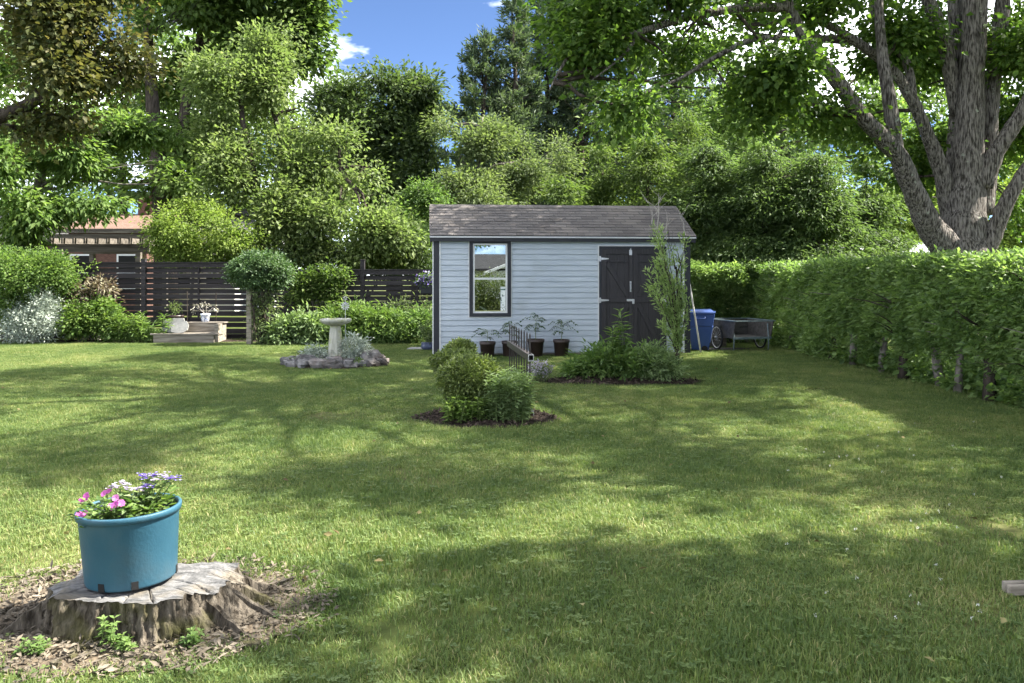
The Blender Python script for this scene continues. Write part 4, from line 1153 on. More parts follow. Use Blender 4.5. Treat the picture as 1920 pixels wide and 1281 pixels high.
# grey-roofed house behind the viewer, mirrored in the shed window
def mirrored():
    root = gable_house('grey_roofed_house', 'grey roofed house with a white gable behind the viewer', -9, 14, -24, -17, 1.9, 2.75, M_pale, M_darkroof)
    w = MB(); gx = 2.6
    # cross gable facing the garden
    q = [(gx, 7.35, 1.75), (gx + 5.4, 7.35, 1.75), (gx + 2.7, 7.35, 2.75)]
    w.add(q + [(p[0], 4.5, p[2]) for p in q], [(0, 1, 2), (5, 4, 3), (0, 2, 5, 3), (2, 1, 4, 5), (1, 0, 3, 4)])
    w.build('gable', M_whitetrim, root)
    w = MB(); w.bar((gx - .4, 7.5, 1.66), (gx + 2.7, 7.5, 2.85), .3, .14); w.bar((gx + 5.8, 7.5, 1.66), (gx + 2.7, 7.5, 2.85), .3, .14); w.build('rake_board', M_whitetrim, root)
    w = MB(); w.box(gx, gx + 5.4, 4.5, 7.3, 0, 1.74); w.build('porch_wall', M_pale, root)
mirrored()
bush('reflected_hedge', 'round clipped shrubs in front of the grey roofed house behind the viewer', [(Vector((.9 + i * .8, -5.6 + .2 * math.sin(i * 3), .72)), (.7, .5, .78)) for i in range(7)], 640, 26, (.09, .6), LM['box'], L=.3, spread=.12, inner=.5)
shade_tree(6.0, -31, 9, 5.0, 'tall dark tree behind the grey roofed house', 71, S=800, n=24)

# pergola behind the fence
pg = empty('pergola', (xl(190, 25), 25, 0), 0, 'weathered wooden pergola with heavy beams behind the fence', 'pergola')
hx = (xl(285, 25) - xl(100, 25)) / 2
for x in (-hx + .25, hx - .35):
    for y in (0, 1.9):
        p = MB(); p.box(x - .07, x + .07, y - .07, y + .07, 0, 2.20); p.build('post', M_beam, pg)
for y in (-.075, 1.83):
    p = MB(); p.box(-hx, hx, y - .03, y + .03, 2.2005, 2.44); p.build('beam', M_beam, pg, bevel=.006)
for i in range(9):
    x = -hx + .15 + i * (2 * hx - .3) / 8
    p = MB(); p.box(x - .025, x + .025, -.35, 2.2, 2.4405, 2.60); p.build('rafter', M_beam, pg)
for i in range(3):
    p = MB(); p.box(-hx - .05, hx + .1, -.25 + i * 1.1 - .045, -.25 + i * 1.1 + .045, 2.6005, 2.72); p.build('purlin', M_beam, pg)

# patio umbrella beyond the hedge
um = empty('patio_umbrella', P(1680, 480, 24) * 1, 0, 'white patio umbrella top peeking over the hedge', 'umbrella')
um.location.z = 0
c = MB(); c.lathe([(1.05, 1.88), (.55, 2.00), (.12, 2.10), (.02, 2.13)], n=8, cap0=False); c.build('canopy', M_canvas, um)
c = MB(); c.tube([(0, 0, 0), (0, 0, 2.1)], .02, 8); c.build('pole', M_whitetrim, um)
c = MB(); c.lathe([(.28, 0), (.28, .05), (.06, .1)], 20); c.build('base', M_blackpot, um)

# ------------------------------------------------------------------ birdbath and its ring of stones
BB = Vector(((629 - 960) / F * 14.35, 14.35, 0))
mo = MB(); mo.lathe([(.80, .002), (.66, .05), (.42, .09), (.0, .10)], 36, cap0=False, cap1=False)
o = mo.build('soil_mound', M_mulch, None, True, loc=BB); tag(o, 'low soil mound inside the ring of stones under the birdbath', None, None, 'structure')
bird = empty('birdbath', BB + Vector((0, 0, .085)), 0, 'mossy concrete birdbath with a wide shallow bowl on a flared pedestal', 'birdbath')
pd = MB()
n = 40; vs_ = []
prof = [(.155, 0), (.15, .03), (.128, .08), (.118, .2), (.102, .38), (.088, .54), (.080, .585)]
for r, z in prof:
    for k in range(n):
        a = 2 * math.pi * k / n; q = r * (1 + .045 * (1 if k % 4 < 2 else -1) + .03 * mnoise.noise(Vector((math.cos(a) * 3, math.sin(a) * 3, z * 4))))
        vs_.append((q * math.cos(a), q * math.sin(a), z))
pd.add(vs_, [(i*n + k, i*n + (k+1) % n, (i+1)*n + (k+1) % n, (i+1)*n + k) for i in range(len(prof) - 1) for k in range(n)])
pd.build('pedestal', M_concrete, bird, True)
bw = MB(); bw.lathe([(.075, .575), (.12, .59), (.20, .615), (.243, .64), (.252, .652), (.262, .655), (.265, .69), (.258, .70), (.246, .70), (.235, .692), (.18, .668), (.08, .655), (.001, .652)], 44, cap0=True, cap1=False)
o = bw.build('bowl', M_concrete, bird, True)
wmat = mat('still_water', (.03,.05,.05), None, rough=.03, spec=.6)
w = MB(); w.lathe([(.001, .682), (.216, .682)], 40, cap0=False, cap1=False); w.build('water', wmat, bird)
# silver flower ornament behind the bowl
so = empty('garden_spinner', BB + Vector((.085, .42, .06)), 0, 'silver metal flower ornament on a thin stake behind the birdbath', 'garden ornament')
r = MB(); r.tube([(0, 0, 0), (0, 0, 1.05)], .005, 6); r.build('stake', M_steel, so)
def petals(zc, n, L, W):
    for k in range(n):
        a = 2 * math.pi * k / n + .2
        m_ = MB(); d = Vector((math.cos(a), 0, math.sin(a))); s = Vector((-math.sin(a), 0, math.cos(a)))
        c = Vector((0, -.012, zc))
        m_.add([c + d*.01, c + d*L*.6 + s*W + Vector((0, .006, 0)), c + d*L - Vector((0, .012, 0)), c + d*L*.6 - s*W + Vector((0, .006, 0)), c + d*L*.5 - Vector((0, .012, 0))], [(0, 4, 1), (1, 4, 2), (2, 4, 3), (3, 4, 0), (0, 1, 2, 3)])
        m_.build('petal', M_drip, so)
petals(.92, 11, .085, .012); petals(1.06, 7, .045, .009)
def stone(name, label, loc, sx, sy, sz, seed, group, m=M_stone, rz=None, flat=False):
    rnd = random.Random(seed)
    bm_v = []; bm_f = []
    nu, nv = 10, 7
    for j in range(nv):
        ph = math.pi * j / (nv - 1)
        for i in range(nu):
            th = 2 * math.pi * i / nu
            d = Vector((math.sin(ph) * math.cos(th), math.sin(ph) * math.sin(th), math.cos(ph)))
            e = .75
            d = Vector([math.copysign(abs(q) ** e, q) for q in d])
            k = 1 + .55 * mnoise.noise(d * 1.3 + Vector((seed * 3.7, 0, 0))) + .18 * mnoise.noise(d * 3 + Vector((seed, 9, 0)))
            bm_v.append((d.x * sx * k, d.y * sy * k, d.z * sz * k))
    for j in range(nv - 1):
        for i in range(nu):
            bm_f.append((j*nu + i, (j+1)*nu + i, (j+1)*nu + (i+1) % nu, j*nu + (i+1) % nu))
    zmin = min(v[2] for v in bm_v)
    mb = MB(); mb.add([(x, y, z - zmin * .82) for x, y, z in bm_v], bm_f)
    o = mb.build(name, m, None, False, loc=loc, rot=(0, 0, rnd.uniform(0, 6.3) if rz is None else rz))
    return tag(o, label, 'stone', group)
GS = 'stones ringing the birdbath'
for k in range(17):
    a = 2 * math.pi * k / 17 + .1
    rx = .80 + random.uniform(-.06, .06)
    stone('garden_stone', 'rough grey field stone in the ring round the birdbath', BB + Vector((rx * math.cos(a), .62 * rx / .8 * math.sin(a), .0)), random.uniform(.09, .16), random.uniform(.08, .12), random.uniform(.05, .085), 100 + k, GS)
for k in range(13):
    a = -2.9 + 2.6 * k / 12
    stone('garden_stone', 'small dark stone wedged between the bigger birdbath ring stones', BB + Vector(((.62 + .12 * (k % 3)) * math.cos(a), (.48 + .09 * (k % 3)) * math.sin(a), .02)), random.uniform(.05, .09), random.uniform(.05, .07), random.uniform(.04, .07), 170 + k, GS)
stone('garden_stone', 'wide reddish brown stone in front of the birdbath', BB + Vector((.05, -.62, .0)), .19, .11, .085, 140, GS, rz=.1)
stone('garden_stone', 'big dark boulder at the right end of the stone ring', BB + Vector((.62, -.05, .03)), .20, .16, .13, 141, GS, rz=.6)
stone('garden_stone', 'dark ledge stone on the left of the birdbath mound', BB + Vector((-.40, -.34, .03)), .20, .12, .09, 142, GS, rz=.2)
stone('garden_stone', 'flat topped square stone against the birdbath foot', BB + Vector((.06, -.36, .05)), .16, .09, .075, 143, GS, rz=.05)
stone('garden_stone', 'flat slate laid right of the birdbath foot', BB + Vector((.34, -.36, .05)), .16, .09, .05, 144, GS, rz=.0)
stone('garden_stone', 'flat slate laid left of the birdbath foot', BB + Vector((-.14, -.38, .06)), .15, .09, .05, 145, GS, rz=.0)
bush('silver_plant', 'silvery leafed plant at the right of the birdbath foot', [(BB + Vector((.33, -.05, .27)), (.24, .2, .22)), (BB + Vector((.42, 0, .16)), (.2, .2, .14))], 170, 13, (.06, .3), LM['silver'], L=.14, spread=.03, cat='plant', stems=8, stem_m=M_twig, sr=.005)
bush('silver_plant', 'small silvery plant at the left of the birdbath foot', [(BB + Vector((-.28, -.1, .19)), (.18, .15, .13)), (BB + Vector((-.45, -.1, .15)), (.12, .1, .09))], 80, 12, (.06, .3), LM['silver'], L=.12, spread=.03, cat='plant', stems=6, stem_m=M_twig, sr=.005)
bush('yellow_stonecrop', 'low yellow green stonecrop between the ring stones', [(BB + Vector((-.55, -.3, .09)), (.16, .1, .06)), (BB + Vector((.45, -.4, .09)), (.1, .08, .06)), (BB + Vector((-.1, -.5, .09)), (.12, .06, .05))], 90, 12, (.03, .6), LM['bright'], L=.05, spread=.02, cat='plant', stems=0)

# ------------------------------------------------------------------ island bed with boxwood
IB = Vector(((912 - 960) / F * 8.95, 8.95, 0))
def bed(name, label, c, rx, ry, h, seed, chips=900, chip_m=M_chip):
    n = 56; vs_ = [(0, 0, h)]; fs_ = []
    rings = 7
    for j in range(1, rings + 1):
        t = j / rings
        for k in range(n):
            a = 2 * math.pi * k / n
            w = 1 + .10 * mnoise.noise(Vector((math.cos(a) * 1.5 + seed, math.sin(a) * 1.5, 0)))
            z = h * (1 - t ** 2.2) + .02 * mnoise.noise(Vector((math.cos(a) * t * 6, math.sin(a) * t * 6, seed))) * (1 - t * .7) + .004
            vs_.append((rx * t * w * math.cos(a), ry * t * w * math.sin(a), max(z, .003)))
    for k in range(n): fs_.append((0, 1 + k, 1 + (k+1) % n))
    for j in range(rings - 1):
        for k in range(n):
            a = 1 + j*n + k; b = 1 + j*n + (k+1) % n
            fs_.append((a, a + n, b + n, b))
    mb = MB(); mb.add(vs_, fs_)
    o = mb.build(name, M_mulch, None, True, loc=c); tag(o, label, None, None, 'structure')
    t = np.sqrt(rng.random(chips)) * 1.03; a = rng.random(chips) * 6.283
    pos = np.stack([rx * t * np.cos(a), ry * t * np.sin(a), h * (1 - np.clip(t, 0, 1) ** 2.2) + .008 + .012 * rng.random(chips)], 1)
    d = rng.normal(size=(chips, 3)); d[:, 2] *= .35
    nr = rng.normal(size=(chips, 3)) * .4; nr[:, 2] += 1
    L_ = .045 * (.5 + rng.random(chips))
    ch = leaf_object('mulch_chips', pos, d, nr, L_, L_ * .38, rng.random(chips), chip_m, o, 'stuff', wide=.5, droop=0)
    return o
bed('mulch_bed', 'round island of dark mulch under the clipped boxwood', IB, .74, .56, .085, 1.0, 3000)
GBX = 'boxwood balls in the island bed'
def box_ball(label, c, r, S, n=18):
    return bush('clipped_boxwood', label, [(c, r)], S, n, (.03, .62), LM['box'], L=.06, spread=.016, inner=.82, rough=.09, stems=9, flat=1, upb=.6, group=GBX, stem_m=M_bark2, sr=.012, tvar=.45)
box_ball('largest dense boxwood ball at the front of the island bed', P(884, 712, 8.95), (.315, .30, .22), 1500)
box_ball('flatter boxwood ball tucked behind the largest one', P(853, 680, 9.5), (.24, .22, .10), 620)
box_ball('small boxwood ball farthest up the island bed', P(864, 655, 10.3), (.145, .14, .075), 300)

def stalks(name, label, spots, hgt, lean, leaf, m, pairs=9, cat='plant', group=None, flower=None, lw=.3, stemr=.004, droop=.25):
    c0 = Vector(spots[0]); root = empty(name, (c0.x, c0.y, 0), 0, label, cat, group)
    mb = MB(); pos = []; d = []; nr = []; L_ = []; ti = []; fl = []
    for sp in spots:
        b = Vector((sp[0] - c0.x, sp[1] - c0.y, 0)); h = hgt * random.uniform(.72, 1.08)
        tip = b + Vector((random.uniform(-lean, lean), random.uniform(-lean, lean), h))
        cp = curve_pts(b, tip, 6, .06, .01)
        mb.tube(cp, [stemr, stemr*.95, stemr*.9, stemr*.8, stemr*.6, stemr*.4], n=5, cap=False)
        tb = random.random() * .5
        for k in range(pairs):
            t = .12 + .88 * (k + .5) / pairs
            i = min(4, int(t * 5)); q = cp[i].lerp(cp[i+1], t * 5 - i)
            a0 = random.uniform(0, 6.28)
            for s in range(3 if t > .8 else 2):
                a = a0 + s * (6.28 / (3 if t > .8 else 2)) + random.uniform(-.4, .4)
                pos.append(q); d.append((math.cos(a), math.sin(a), .55 if t > .85 else .15 - droop * random.random())); nr.append((random.uniform(-.3, .3), random.uniform(-.3, .3), 1))
                L_.append(leaf * random.uniform(.7, 1.15) * (.75 + .5 * math.sin(t * 3))); ti.append(tb + random.random() * .35 + .2 * t)
    mb.build('stems', M_stem, root, True)
    L_ = np.array(L_)
    leaf_object('leaves', np.array([tuple(p) for p in pos]), np.array(d), np.array(nr), L_, L_ * lw, np.array(ti), m, root)
    return root
def scatter(c, rx, ry, n, seed):
    rnd = random.Random(seed); out = []
    for i in range(n):
        a = rnd.uniform(0, 6.28); q = math.sqrt(rnd.random())
        out.append((c.x + rx * q * math.cos(a), c.y + ry * q * math.sin(a), 0))
    return out
c = Vector(((952 - 960) / F * 8.7, 8.7, 0))
stalks('phlox_clump', 'leafy pale green phlox stems growing against the metal fence panel', scatter(c, .24, .2, 90, 3), .50, .08, .08, LM['bluegreen'], pairs=13, lw=.3)
stalks('phlox_clump', 'tall phlox stems leaning through the pickets in the island bed', scatter(c + Vector((.06, .7, 0)), .12, .35, 26, 5), .48, .06, .085, LM['bluegreen'], pairs=13, lw=.3)
c = Vector(((868 - 960) / F * 8.65, 8.65, 0))
stalks('perennial_clump', 'low leafy perennials under the boxwood at the front of the island', scatter(c, .22, .14, 50, 4), .27, .08, .075, LM['bright'], pairs=8, lw=.32)

# metal fence panel standing in the bed
fa, fb = Vector((.196, 8.82, 0)), Vector((-.035, 10.75, 0))
fp = empty('metal_fence_panel', fa, 0, 'short dark metal picket fence panel standing in the island bed', 'fence panel')
dv = fb - fa
for zc, nm in ((.655, 'rail'), (.075, 'rail')):
    r = MB(); ln = dv.length; d = dv.normalized()
    # open-ended square tube
    w, t = .029, .004
    x = d.cross(Vector((0, 0, 1))).normalized(); up = Vector((0, 0, 1)); hh = .034
    def ring(p, k): return [p + x * w * k * sx + up * hh * (k if True else 1) * sz for sx, sz in ((-1,-1), (1,-1), (1,1), (-1,1))]
    a0 = Vector((0, 0, zc)); a1 = dv + Vector((0, 0, zc))
    v = ring(a0, 1) + ring(a1, 1) + ring(a0, .78) + ring(a1, .78)
    fs_ = []
    for i in range(4):
        j = (i + 1) % 4
        fs_ += [(i, j, 4 + j, 4 + i), (8 + j, 8 + i, 12 + i, 12 + j), (j, i, 8 + i, 8 + j), (4 + i, 4 + j, 12 + j, 12 + i)]
    r.add(v, fs_)
    ro = r.build(nm, M_brown_metal, fp)
    e = MB(); k2 = ring(a0 - d * .002, 1.02); k3 = ring(a0 - d * .002, .80)
    e.add(k2 + k3, [(0, 1, 5, 4), (1, 2, 6, 5), (2, 3, 7, 6), (3, 0, 4, 7)]); e.build('cut_end', M_cutend, ro)
for i in range(9):
    t = .04 + .93 * i / 8
    p = dv * t
    m_ = MB(); m_.box(p.x - .008, p.x + .008, p.y - .008, p.y + .008, .0, .885)
    m_.add([(p.x - .008, p.y - .008, .8855), (p.x + .008, p.y - .008, .8855), (p.x + .008, p.y + .008, .8855), (p.x - .008, p.y + .008, .8855), (p.x, p.y, .912)], [(0,1,4), (1,2,4), (2,3,4), (3,0,4)])
    m_.build('picket', M_brown_metal, fp)

# ------------------------------------------------------------------ long bed in front of the shed door
LB = Vector(((1160 - 960) / F * 12.2, 12.12, 0))
bed('mulch_bed', 'long strip of dark mulch in front of the shed door', LB, 1.16, .44, .07, 4.0, 3200)
bush('peony_shrub', 'dark green peony shrub in front of the shed door', [(P(1140, 688, 12.3), (.38, .28, .17)), (P(1185, 693, 12.2), (.28, .24, .15)), (P(1090, 698, 12.3), (.2, .2, .10)), (P(1150, 668, 12.4), (.16, .18, .10))], 330, 16, (.11, .32), LM['green'], L=.2, spread=.06, stems=14, stem_m=M_stem, sr=.006)
stalks('tall_lily', 'tall leafy lily stem standing before the black shed door', [(P(1158, 700, 12.35).x + random.uniform(-.09, .09), 12.35 + random.uniform(-.08, .08), 0) for i in range(5)], .98, .06, .17, LM['green'], pairs=16, lw=.22)
bush('catmint_clump', 'light green feathery clump below the slender willow', [(P(1215, 685, 12.2), (.27, .22, .17)), (P(1245, 695, 12.1), (.22, .2, .15)), (P(1225, 665, 12.3), (.18, .18, .10))], 280, 16, (.075, .3), LM['bluegreen'], L=.2, spread=.05, stems=14, stem_m=M_stem, sr=.005)
root = bush('thyme_cushion', 'small cushion of lilac flowers at the end of the mulch strip', [(P(1012, 695, 12.0), (.15, .13, .10))], 120, 10, (.03, .4), LM['mid'], L=.06, spread=.02, cat='flowers', stems=0)
pp, aa, ll = clumps([(P(1012, 692, 12.0) - Vector((root.location.x, root.location.y, 0)), (.16, .13, .10))], 90, .85, .1)
pos, d, nr, ti = sprays(pp, aa, 9, .03, .014, flat=1)
leaf_object('blossoms', pos, d, nr, .02, .016, ti, LM['lilac'], root)

# slender willow with bare twigs at the top
wb0 = Vector(((1270 - 960) / F * 12.35, 12.35, 0))
wil = empty('young_willow', wb0, 0, 'slender pale green willow with bare dead twigs on top by the shed door', 'tree')
mb = MB(); md_ = MB(); C = []; A = []
trunk = [Vector((0, 0, -.02)), Vector((.005, 0, .25)), Vector((-.01, 0, .5)), Vector((-.03, 0, .8))]
mb.tube(trunk, [.042, .036, .030, .024], 8)
tips = [(1228, 430), (1236, 425), (1215, 505), (1218, 545), (1240, 470), (1250, 455), (1246, 520), (1225, 470), (1285, 560), (1280, 440), (1265, 520), (1258, 580), (1232, 560), (1222, 440), (1240, 610), (1268, 600), (1275, 540), (1262, 450), (1229, 500)]
for px, py in tips:
    tp = P(px, py, 12.35 + random.uniform(-.15, .15)) - wb0
    s0 = trunk[2].lerp(trunk[3], random.random()) if py < 560 else trunk[1].lerp(trunk[2], random.random())
    cp = curve_pts(s0, tp, 8, .10, .012)
    for q in cp[1:-1]: q.x += .05 * (1 if q.x > 0 else .4)
    mb.tube(cp, [.013, .012, .010, .009, .008, .006, .004, .002], n=5, cap=False)
    for k in range(26):
        t = random.uniform(.12, 1.0) * 6.99; i = int(t); q = cp[i].lerp(cp[i+1], t - i)
        C.append(tuple(q)); dd = (cp[i+1] - cp[i]).normalized(); A.append(tuple(dd))
for px, py, px2, py2 in ((1232, 430, 1235, 362), (1235, 400, 1206, 372), (1234, 395, 1240, 365), (1222, 420, 1221, 385), (1250, 450, 1247, 392), (1285, 440, 1272, 395), (1268, 520, 1288, 448), (1266, 505, 1252, 430)):
    a = P(px, py, 12.35) - wb0; b = P(px2, py2, 12.35) - wb0
    dark = py > 440 and px > 1255
    t_ = mb if dark else md_
    t_.tube(curve_pts(a, b, 6, .12, .03), [.011 if dark else .007, .009 if dark else .006, .005, .004, .003, .0015], n=5, cap=False)
    for k in range(3):
        s0 = a.lerp(b, random.uniform(.3, .8)); e = s0 + Vector((random.uniform(-.16, .16), random.uniform(-.1, .1), random.uniform(.08, .25)))
        t_.tube(curve_pts(s0, e, 4, .1, .03), [.004, .003, .002, .001], n=4, cap=False)
a = P(1272, 600, 12.35) - wb0; mb.tube([trunk[3], a, P(1268, 500, 12.35) - wb0], [.02, .014, .010], 6, cap=False)
mb.build('trunk', M_bark2, wil, True); md_.build('dead_twigs', M_twig, wil, True)
pos, d, nr, ti = sprays(np.array(C), np.array(A), 7, .10, .026, flat=1, droop=-.1, outward=.5)
leaf_object('leaves', pos, d, nr, .075 * (.6 + .7 * rng.random(len(pos))), .020, ti, LM['willow'], wil)

# ------------------------------------------------------------------ potted tomato seedlings along the shed
def shed_pt(px, depth):   # a point in front of the shed wall
    s = sh_x(px); base = Vector((SX0 + s * math.cos(TH), SY0 + s * math.sin(TH), 0))
    return base + Vector((math.sin(TH), -math.cos(TH), 0)) * depth
GP = 'nursery pots along the shed wall'
def tomato(px, h, label, seed, pot_h=.30, pot_r=.155, nl=8):
    rnd = random.Random(seed)
    c = shed_pt(px, .30)
    root = empty('potted_tomato', c, rnd.uniform(0, 6), label, 'potted plant', GP)
    p = MB(); p.lathe([(.115, 0), (.12, .004), (pot_r - .012, pot_h - .055), (pot_r - .002, pot_h - .054), (pot_r, pot_h - .05), (pot_r + .003, pot_h), (pot_r - .008, pot_h), (pot_r - .016, pot_h - .04)], 30, cap1=False)
    p.build('pot', M_blackpot, root, True)
    s = MB(); s.lathe([(.0005, pot_h - .03), (pot_r - .015, pot_h - .04)], 24, cap0=False, cap1=False); s.build('soil', M_soil, root)
    st = MB(); top = Vector((rnd.uniform(-.03, .03), rnd.uniform(-.03, .03), pot_h + h))
    cp = curve_pts((0, 0, pot_h - .04), top, 6, .05, .01, rnd); st.tube(cp, [.006, .006, .005, .005, .004, .003], 6)
    pos = []; d = []; nr = []; L_ = []
    for k in range(nl):
        t = .35 + .65 * (k + .5) / nl * .99; i = min(4, int(t * 5)); q = cp[i].lerp(cp[i+1], t * 5 - i)
        a = k * 2.4 + rnd.uniform(-.3, .3); ln = rnd.uniform(.10, .19)
        e = q + Vector((math.cos(a) * ln, math.sin(a) * ln, ln * rnd.uniform(.1, .5)))
        e2 = e + Vector((math.cos(a) * ln * .45, math.sin(a) * ln * .45, -.35 * ln))
        st.tube([q, q.lerp(e, .6) + Vector((0, 0, .015)), e, e2], [.003, .0026, .002, .001], 5, cap=False)
        for (pt, sc_) in ((q.lerp(e, .55), .8), (q.lerp(e, .8), .9), (e, 1.0), (e.lerp(e2, .5), .9), (e2, 1.1)):
            for sd in (-1, 1):
                dirv = Vector((math.cos(a + sd * 1.0), math.sin(a + sd * 1.0), -.45))
                pos.append(pt); d.append(tuple(dirv)); nr.append((rnd.uniform(-.2, .2), rnd.uniform(-.2, .2), 1)); L_.append(.062 * sc_ * rnd.uniform(.8, 1.25))
    st.build('stem', M_stem, root, True)
    L_ = np.array(L_)
    leaf_object('leaves', np.array([tuple(p) for p in pos]), np.array(d), np.array(nr), L_, L_ * .5, rng.random(len(L_)), LM['tomato'], root)
tomato(912, .22, 'short tomato seedling in a brown pot below the shed window', 1, .29, .15, 7)
tomato(953, .34, 'bushy tomato seedling in a brown pot behind the metal pickets', 2, .30, .15, 11)
tomato(1001, .46, 'tallest tomato seedling in a brown pot beside the metal pickets', 3, .33, .16, 10)
tomato(1048, .36, 'tomato seedling in the brown pot nearest the black door', 4, .32, .155, 10)

# ------------------------------------------------------------------ bin, pole, cart
gp = MB(); gp.lathe([(.0005, .006), (.6, .006), (.95, .004)], 36, cap0=False, cap1=False, sy=.55)
o = gp.build('gravel_patch', M_gravel, None, loc=(4.15, 17.55, 0)); tag(o, 'bare gravelly ground under the bin and cart', None, None, 'structure')
BN = Vector((xl(1313, 17.1), 17.1, .006))
bn = empty('blue_bin', BN, R(-14), 'blue plastic wheeled bin tilting behind the right corner of the shed', 'bin')
def taper(w0, d0, w1, d1, z0, z1, off=0):
    return [(-w0, -d0, z0), (w0, -d0, z0), (w0, d0, z0), (-w0, d0, z0), (-w1 + off, -d1, z1), (w1 + off, -d1, z1), (w1 + off, d1, z1), (-w1 + off, d1, z1)]
BF = [(3,2,1,0), (4,5,6,7), (0,1,5,4), (1,2,6,5), (2,3,7,6), (3,0,4,7)]
m_ = MB(); m_.add(taper(.165, .19, .235, .25, .03, .50, .02), BF); m_.add(taper(.245, .26, .262, .275, .5005, .74, .022), BF); m_.build('body', M_blue, bn, bevel=.015)
m_ = MB(); m_.add(taper(.285, .295, .28, .29, .7405, .785, .022), BF); m_.add(taper(.26, .275, .18, .2, .7855, .83, .022), BF); m_.build('lid', M_blue, bn, bevel=.012)
m_ = MB(); m_.tube([(-.06, -.30, .70), (-.06, -.335, .66), (.10, -.335, .66), (.10, -.30, .70)], .011, 8); m_.build('handle', M_blue, bn, True)
m_ = MB(); m_.tube([(-.24, -.20, .008), (-.27, -.20, .42), (-.285, -.2, .84), (-.20, -.2, .85)], .012, 8); m_.build('rail', M_drip, bn, True)
for s in (-1, 1):
    m_ = MB(); m_.tube([(.09 * 1, s*.20 - .02, .06), (.09, s*.20 + .02, .06)], .06, 16); m_.build('wheel', M_tyre, bn)
pa, pb = Vector((xl(1314, 16.55), 16.55, .0)), P(1289, 507, 16.75)
po = MB(); po.tube([Vector((0, 0, .015)), pb - pa], .017, 10); o = po.build('leaning_pole', M_pole, None, True, loc=pa)
tag(o, 'long pale pole leaning on the shed corner before the blue bin', 'pole')
bk = empty('timber_stack', (xl(1335, 18.1), 18.1, 0), R(8), 'grey boards stacked between the blue bin and the cart', 'boards')
for i in range(4):
    m_ = MB(); m_.box(-.28, .28, -.1, .1, i * .09, i * .09 + .082); m_.build('board', M_weather, bk, rot=(0, 0, random.uniform(-.05, .05)))
# two-wheeled garden cart
CT = Vector((xl(1394, 17.2), 17.35, .004))
ct = empty('garden_cart', CT, R(14), 'two wheeled plywood garden cart with metal edged rim beside the hedge', 'garden cart')
bx0, bx1, y0, y1, zb, zt = -.42, .42, -.42, .48, .26, .60
m_ = MB(); m_.box(bx0, bx1, y0, y1, zb, zb + .018); m_.build('floor_panel', M_cartwood, ct)
for sx in (bx0, bx1 - .016):
    m_ = MB(); q = [(sx, y0, zb + .0185), (sx, y1, zb + .0185), (sx, y1 + .04, zt), (sx, y0 - .10, zt)]
    m_.add(q + [(a + .016, b_, c_) for a, b_, c_ in q], [(3,2,1,0), (4,5,6,7), (0,1,5,4), (1,2,6,5), (2,3,7,6), (3,0,4,7)]); m_.build('side_panel', M_cartwood, ct)
m_ = MB(); m_.add([(bx0 + .017, y1 - .02, zb + .0185), (bx1 - .017, y1 - .02, zb + .0185), (bx1 - .017, y1 + .02, zt), (bx0 + .017, y1 + .02, zt), (bx0 + .017, y1 - .004, zb + .0185), (bx1 - .017, y1 - .004, zb + .0185), (bx1 - .017, y1 + .036, zt), (bx0 + .017, y1 + .036, zt)], BF); m_.build('end_panel', M_cartwood, ct)
m_ = MB()
q = [(bx0 - .012, y0 - .12), (bx1 + .012, y0 - .12), (bx1 + .012, y1 + .06), (bx0 - .012, y1 + .06)]
for i in range(4):
    a = Vector((*q[i], zt + .012)); b_ = Vector((*q[(i+1) % 4], zt + .012)); m_.bar(a, b_, .034, .022)
m_.build('rim', M_cartrim, ct)
m_ = MB(); m_.box(bx0, bx1, y0 - .016, y0 - .002, zb - .012, zb + .03); m_.build('front_lip', M_cartrim, ct)
for sx in (bx0 - .07, bx1 + .07):
    wl_ = empty('wheel', (sx, .12, .255)); wl_.parent = ct
    m_ = MB(); k = 28
    m_.tube([(0, .235 * math.cos(6.2832 * i / k), .235 * math.sin(6.2832 * i / k)) for i in range(k + 1)], .020, 8, cap=False); m_.build('tyre', M_tyre, wl_, True)
    m_ = MB(); m_.tube([(0, .21 * math.cos(6.2832 * i / k), .21 * math.sin(6.2832 * i / k)) for i in range(k + 1)], .008, 6, cap=False)
    for i in range(14):
        a = 6.2832 * i / 14; m_.tube([(.0, .02 * math.cos(a), .02 * math.sin(a)), (0, .21 * math.cos(a), .21 * math.sin(a))], .0022, 4, cap=False)
    m_.tube([(-.04, 0, 0), (.04, 0, 0)], .022, 10); m_.build('rim', M_steel, wl_, True)
m_ = MB(); m_.tube([(bx0 - .1, .12, .255), (bx1 + .1, .12, .255)], .011, 8); m_.build('axle', M_steel, ct)
for sx in (bx0 + .02, bx1 - .06):
    m_ = MB(); m_.tube([(sx, -.39, zb + .30), (sx, -.43, zb), (sx, -.42, .08), (sx + .03, -.36, .012), (sx + .03, -.25, .012)], .013, 8); m_.build('leg', M_cartrim, ct, True)

# ------------------------------------------------------------------ plants and things in the left bed
bed('flower_bed', 'strip of dark soil along the foot of the fence', Vector((-7.8, 19.45, 0)), 5.6, .46, .035, 7.0, 2200)
bush('honeysuckle', 'big rounded honeysuckle piled on the left end of the fence', [(P(65, 520, 19.3), (.85, .6, .52)), (P(20, 560, 19.3), (.6, .5, .4)), (P(105, 510, 19.2), (.36, .4, .34)), (P(30, 500, 19.4), (.6, .5, .35)), (P(60, 590, 19.4), (.5, .4, .4))], 900, 22, (.065, .6), LM['ash'], L=.22, spread=.07, inner=.6, stems=8, stem_m=M_bark2, sr=.025)
bush('silver_shrub', 'tall silvery grey foliage shrub under the honeysuckle', [(P(65, 605, 18.9), (.52, .34, .46)), (P(85, 590, 18.9), (.3, .3, .5)), (P(40, 610, 18.9), (.3, .3, .4))], 620, 16, (.055, .34), LM['silver'], L=.2, spread=.04, stems=16, stem_m=M_twig, sr=.006, upb=.4)
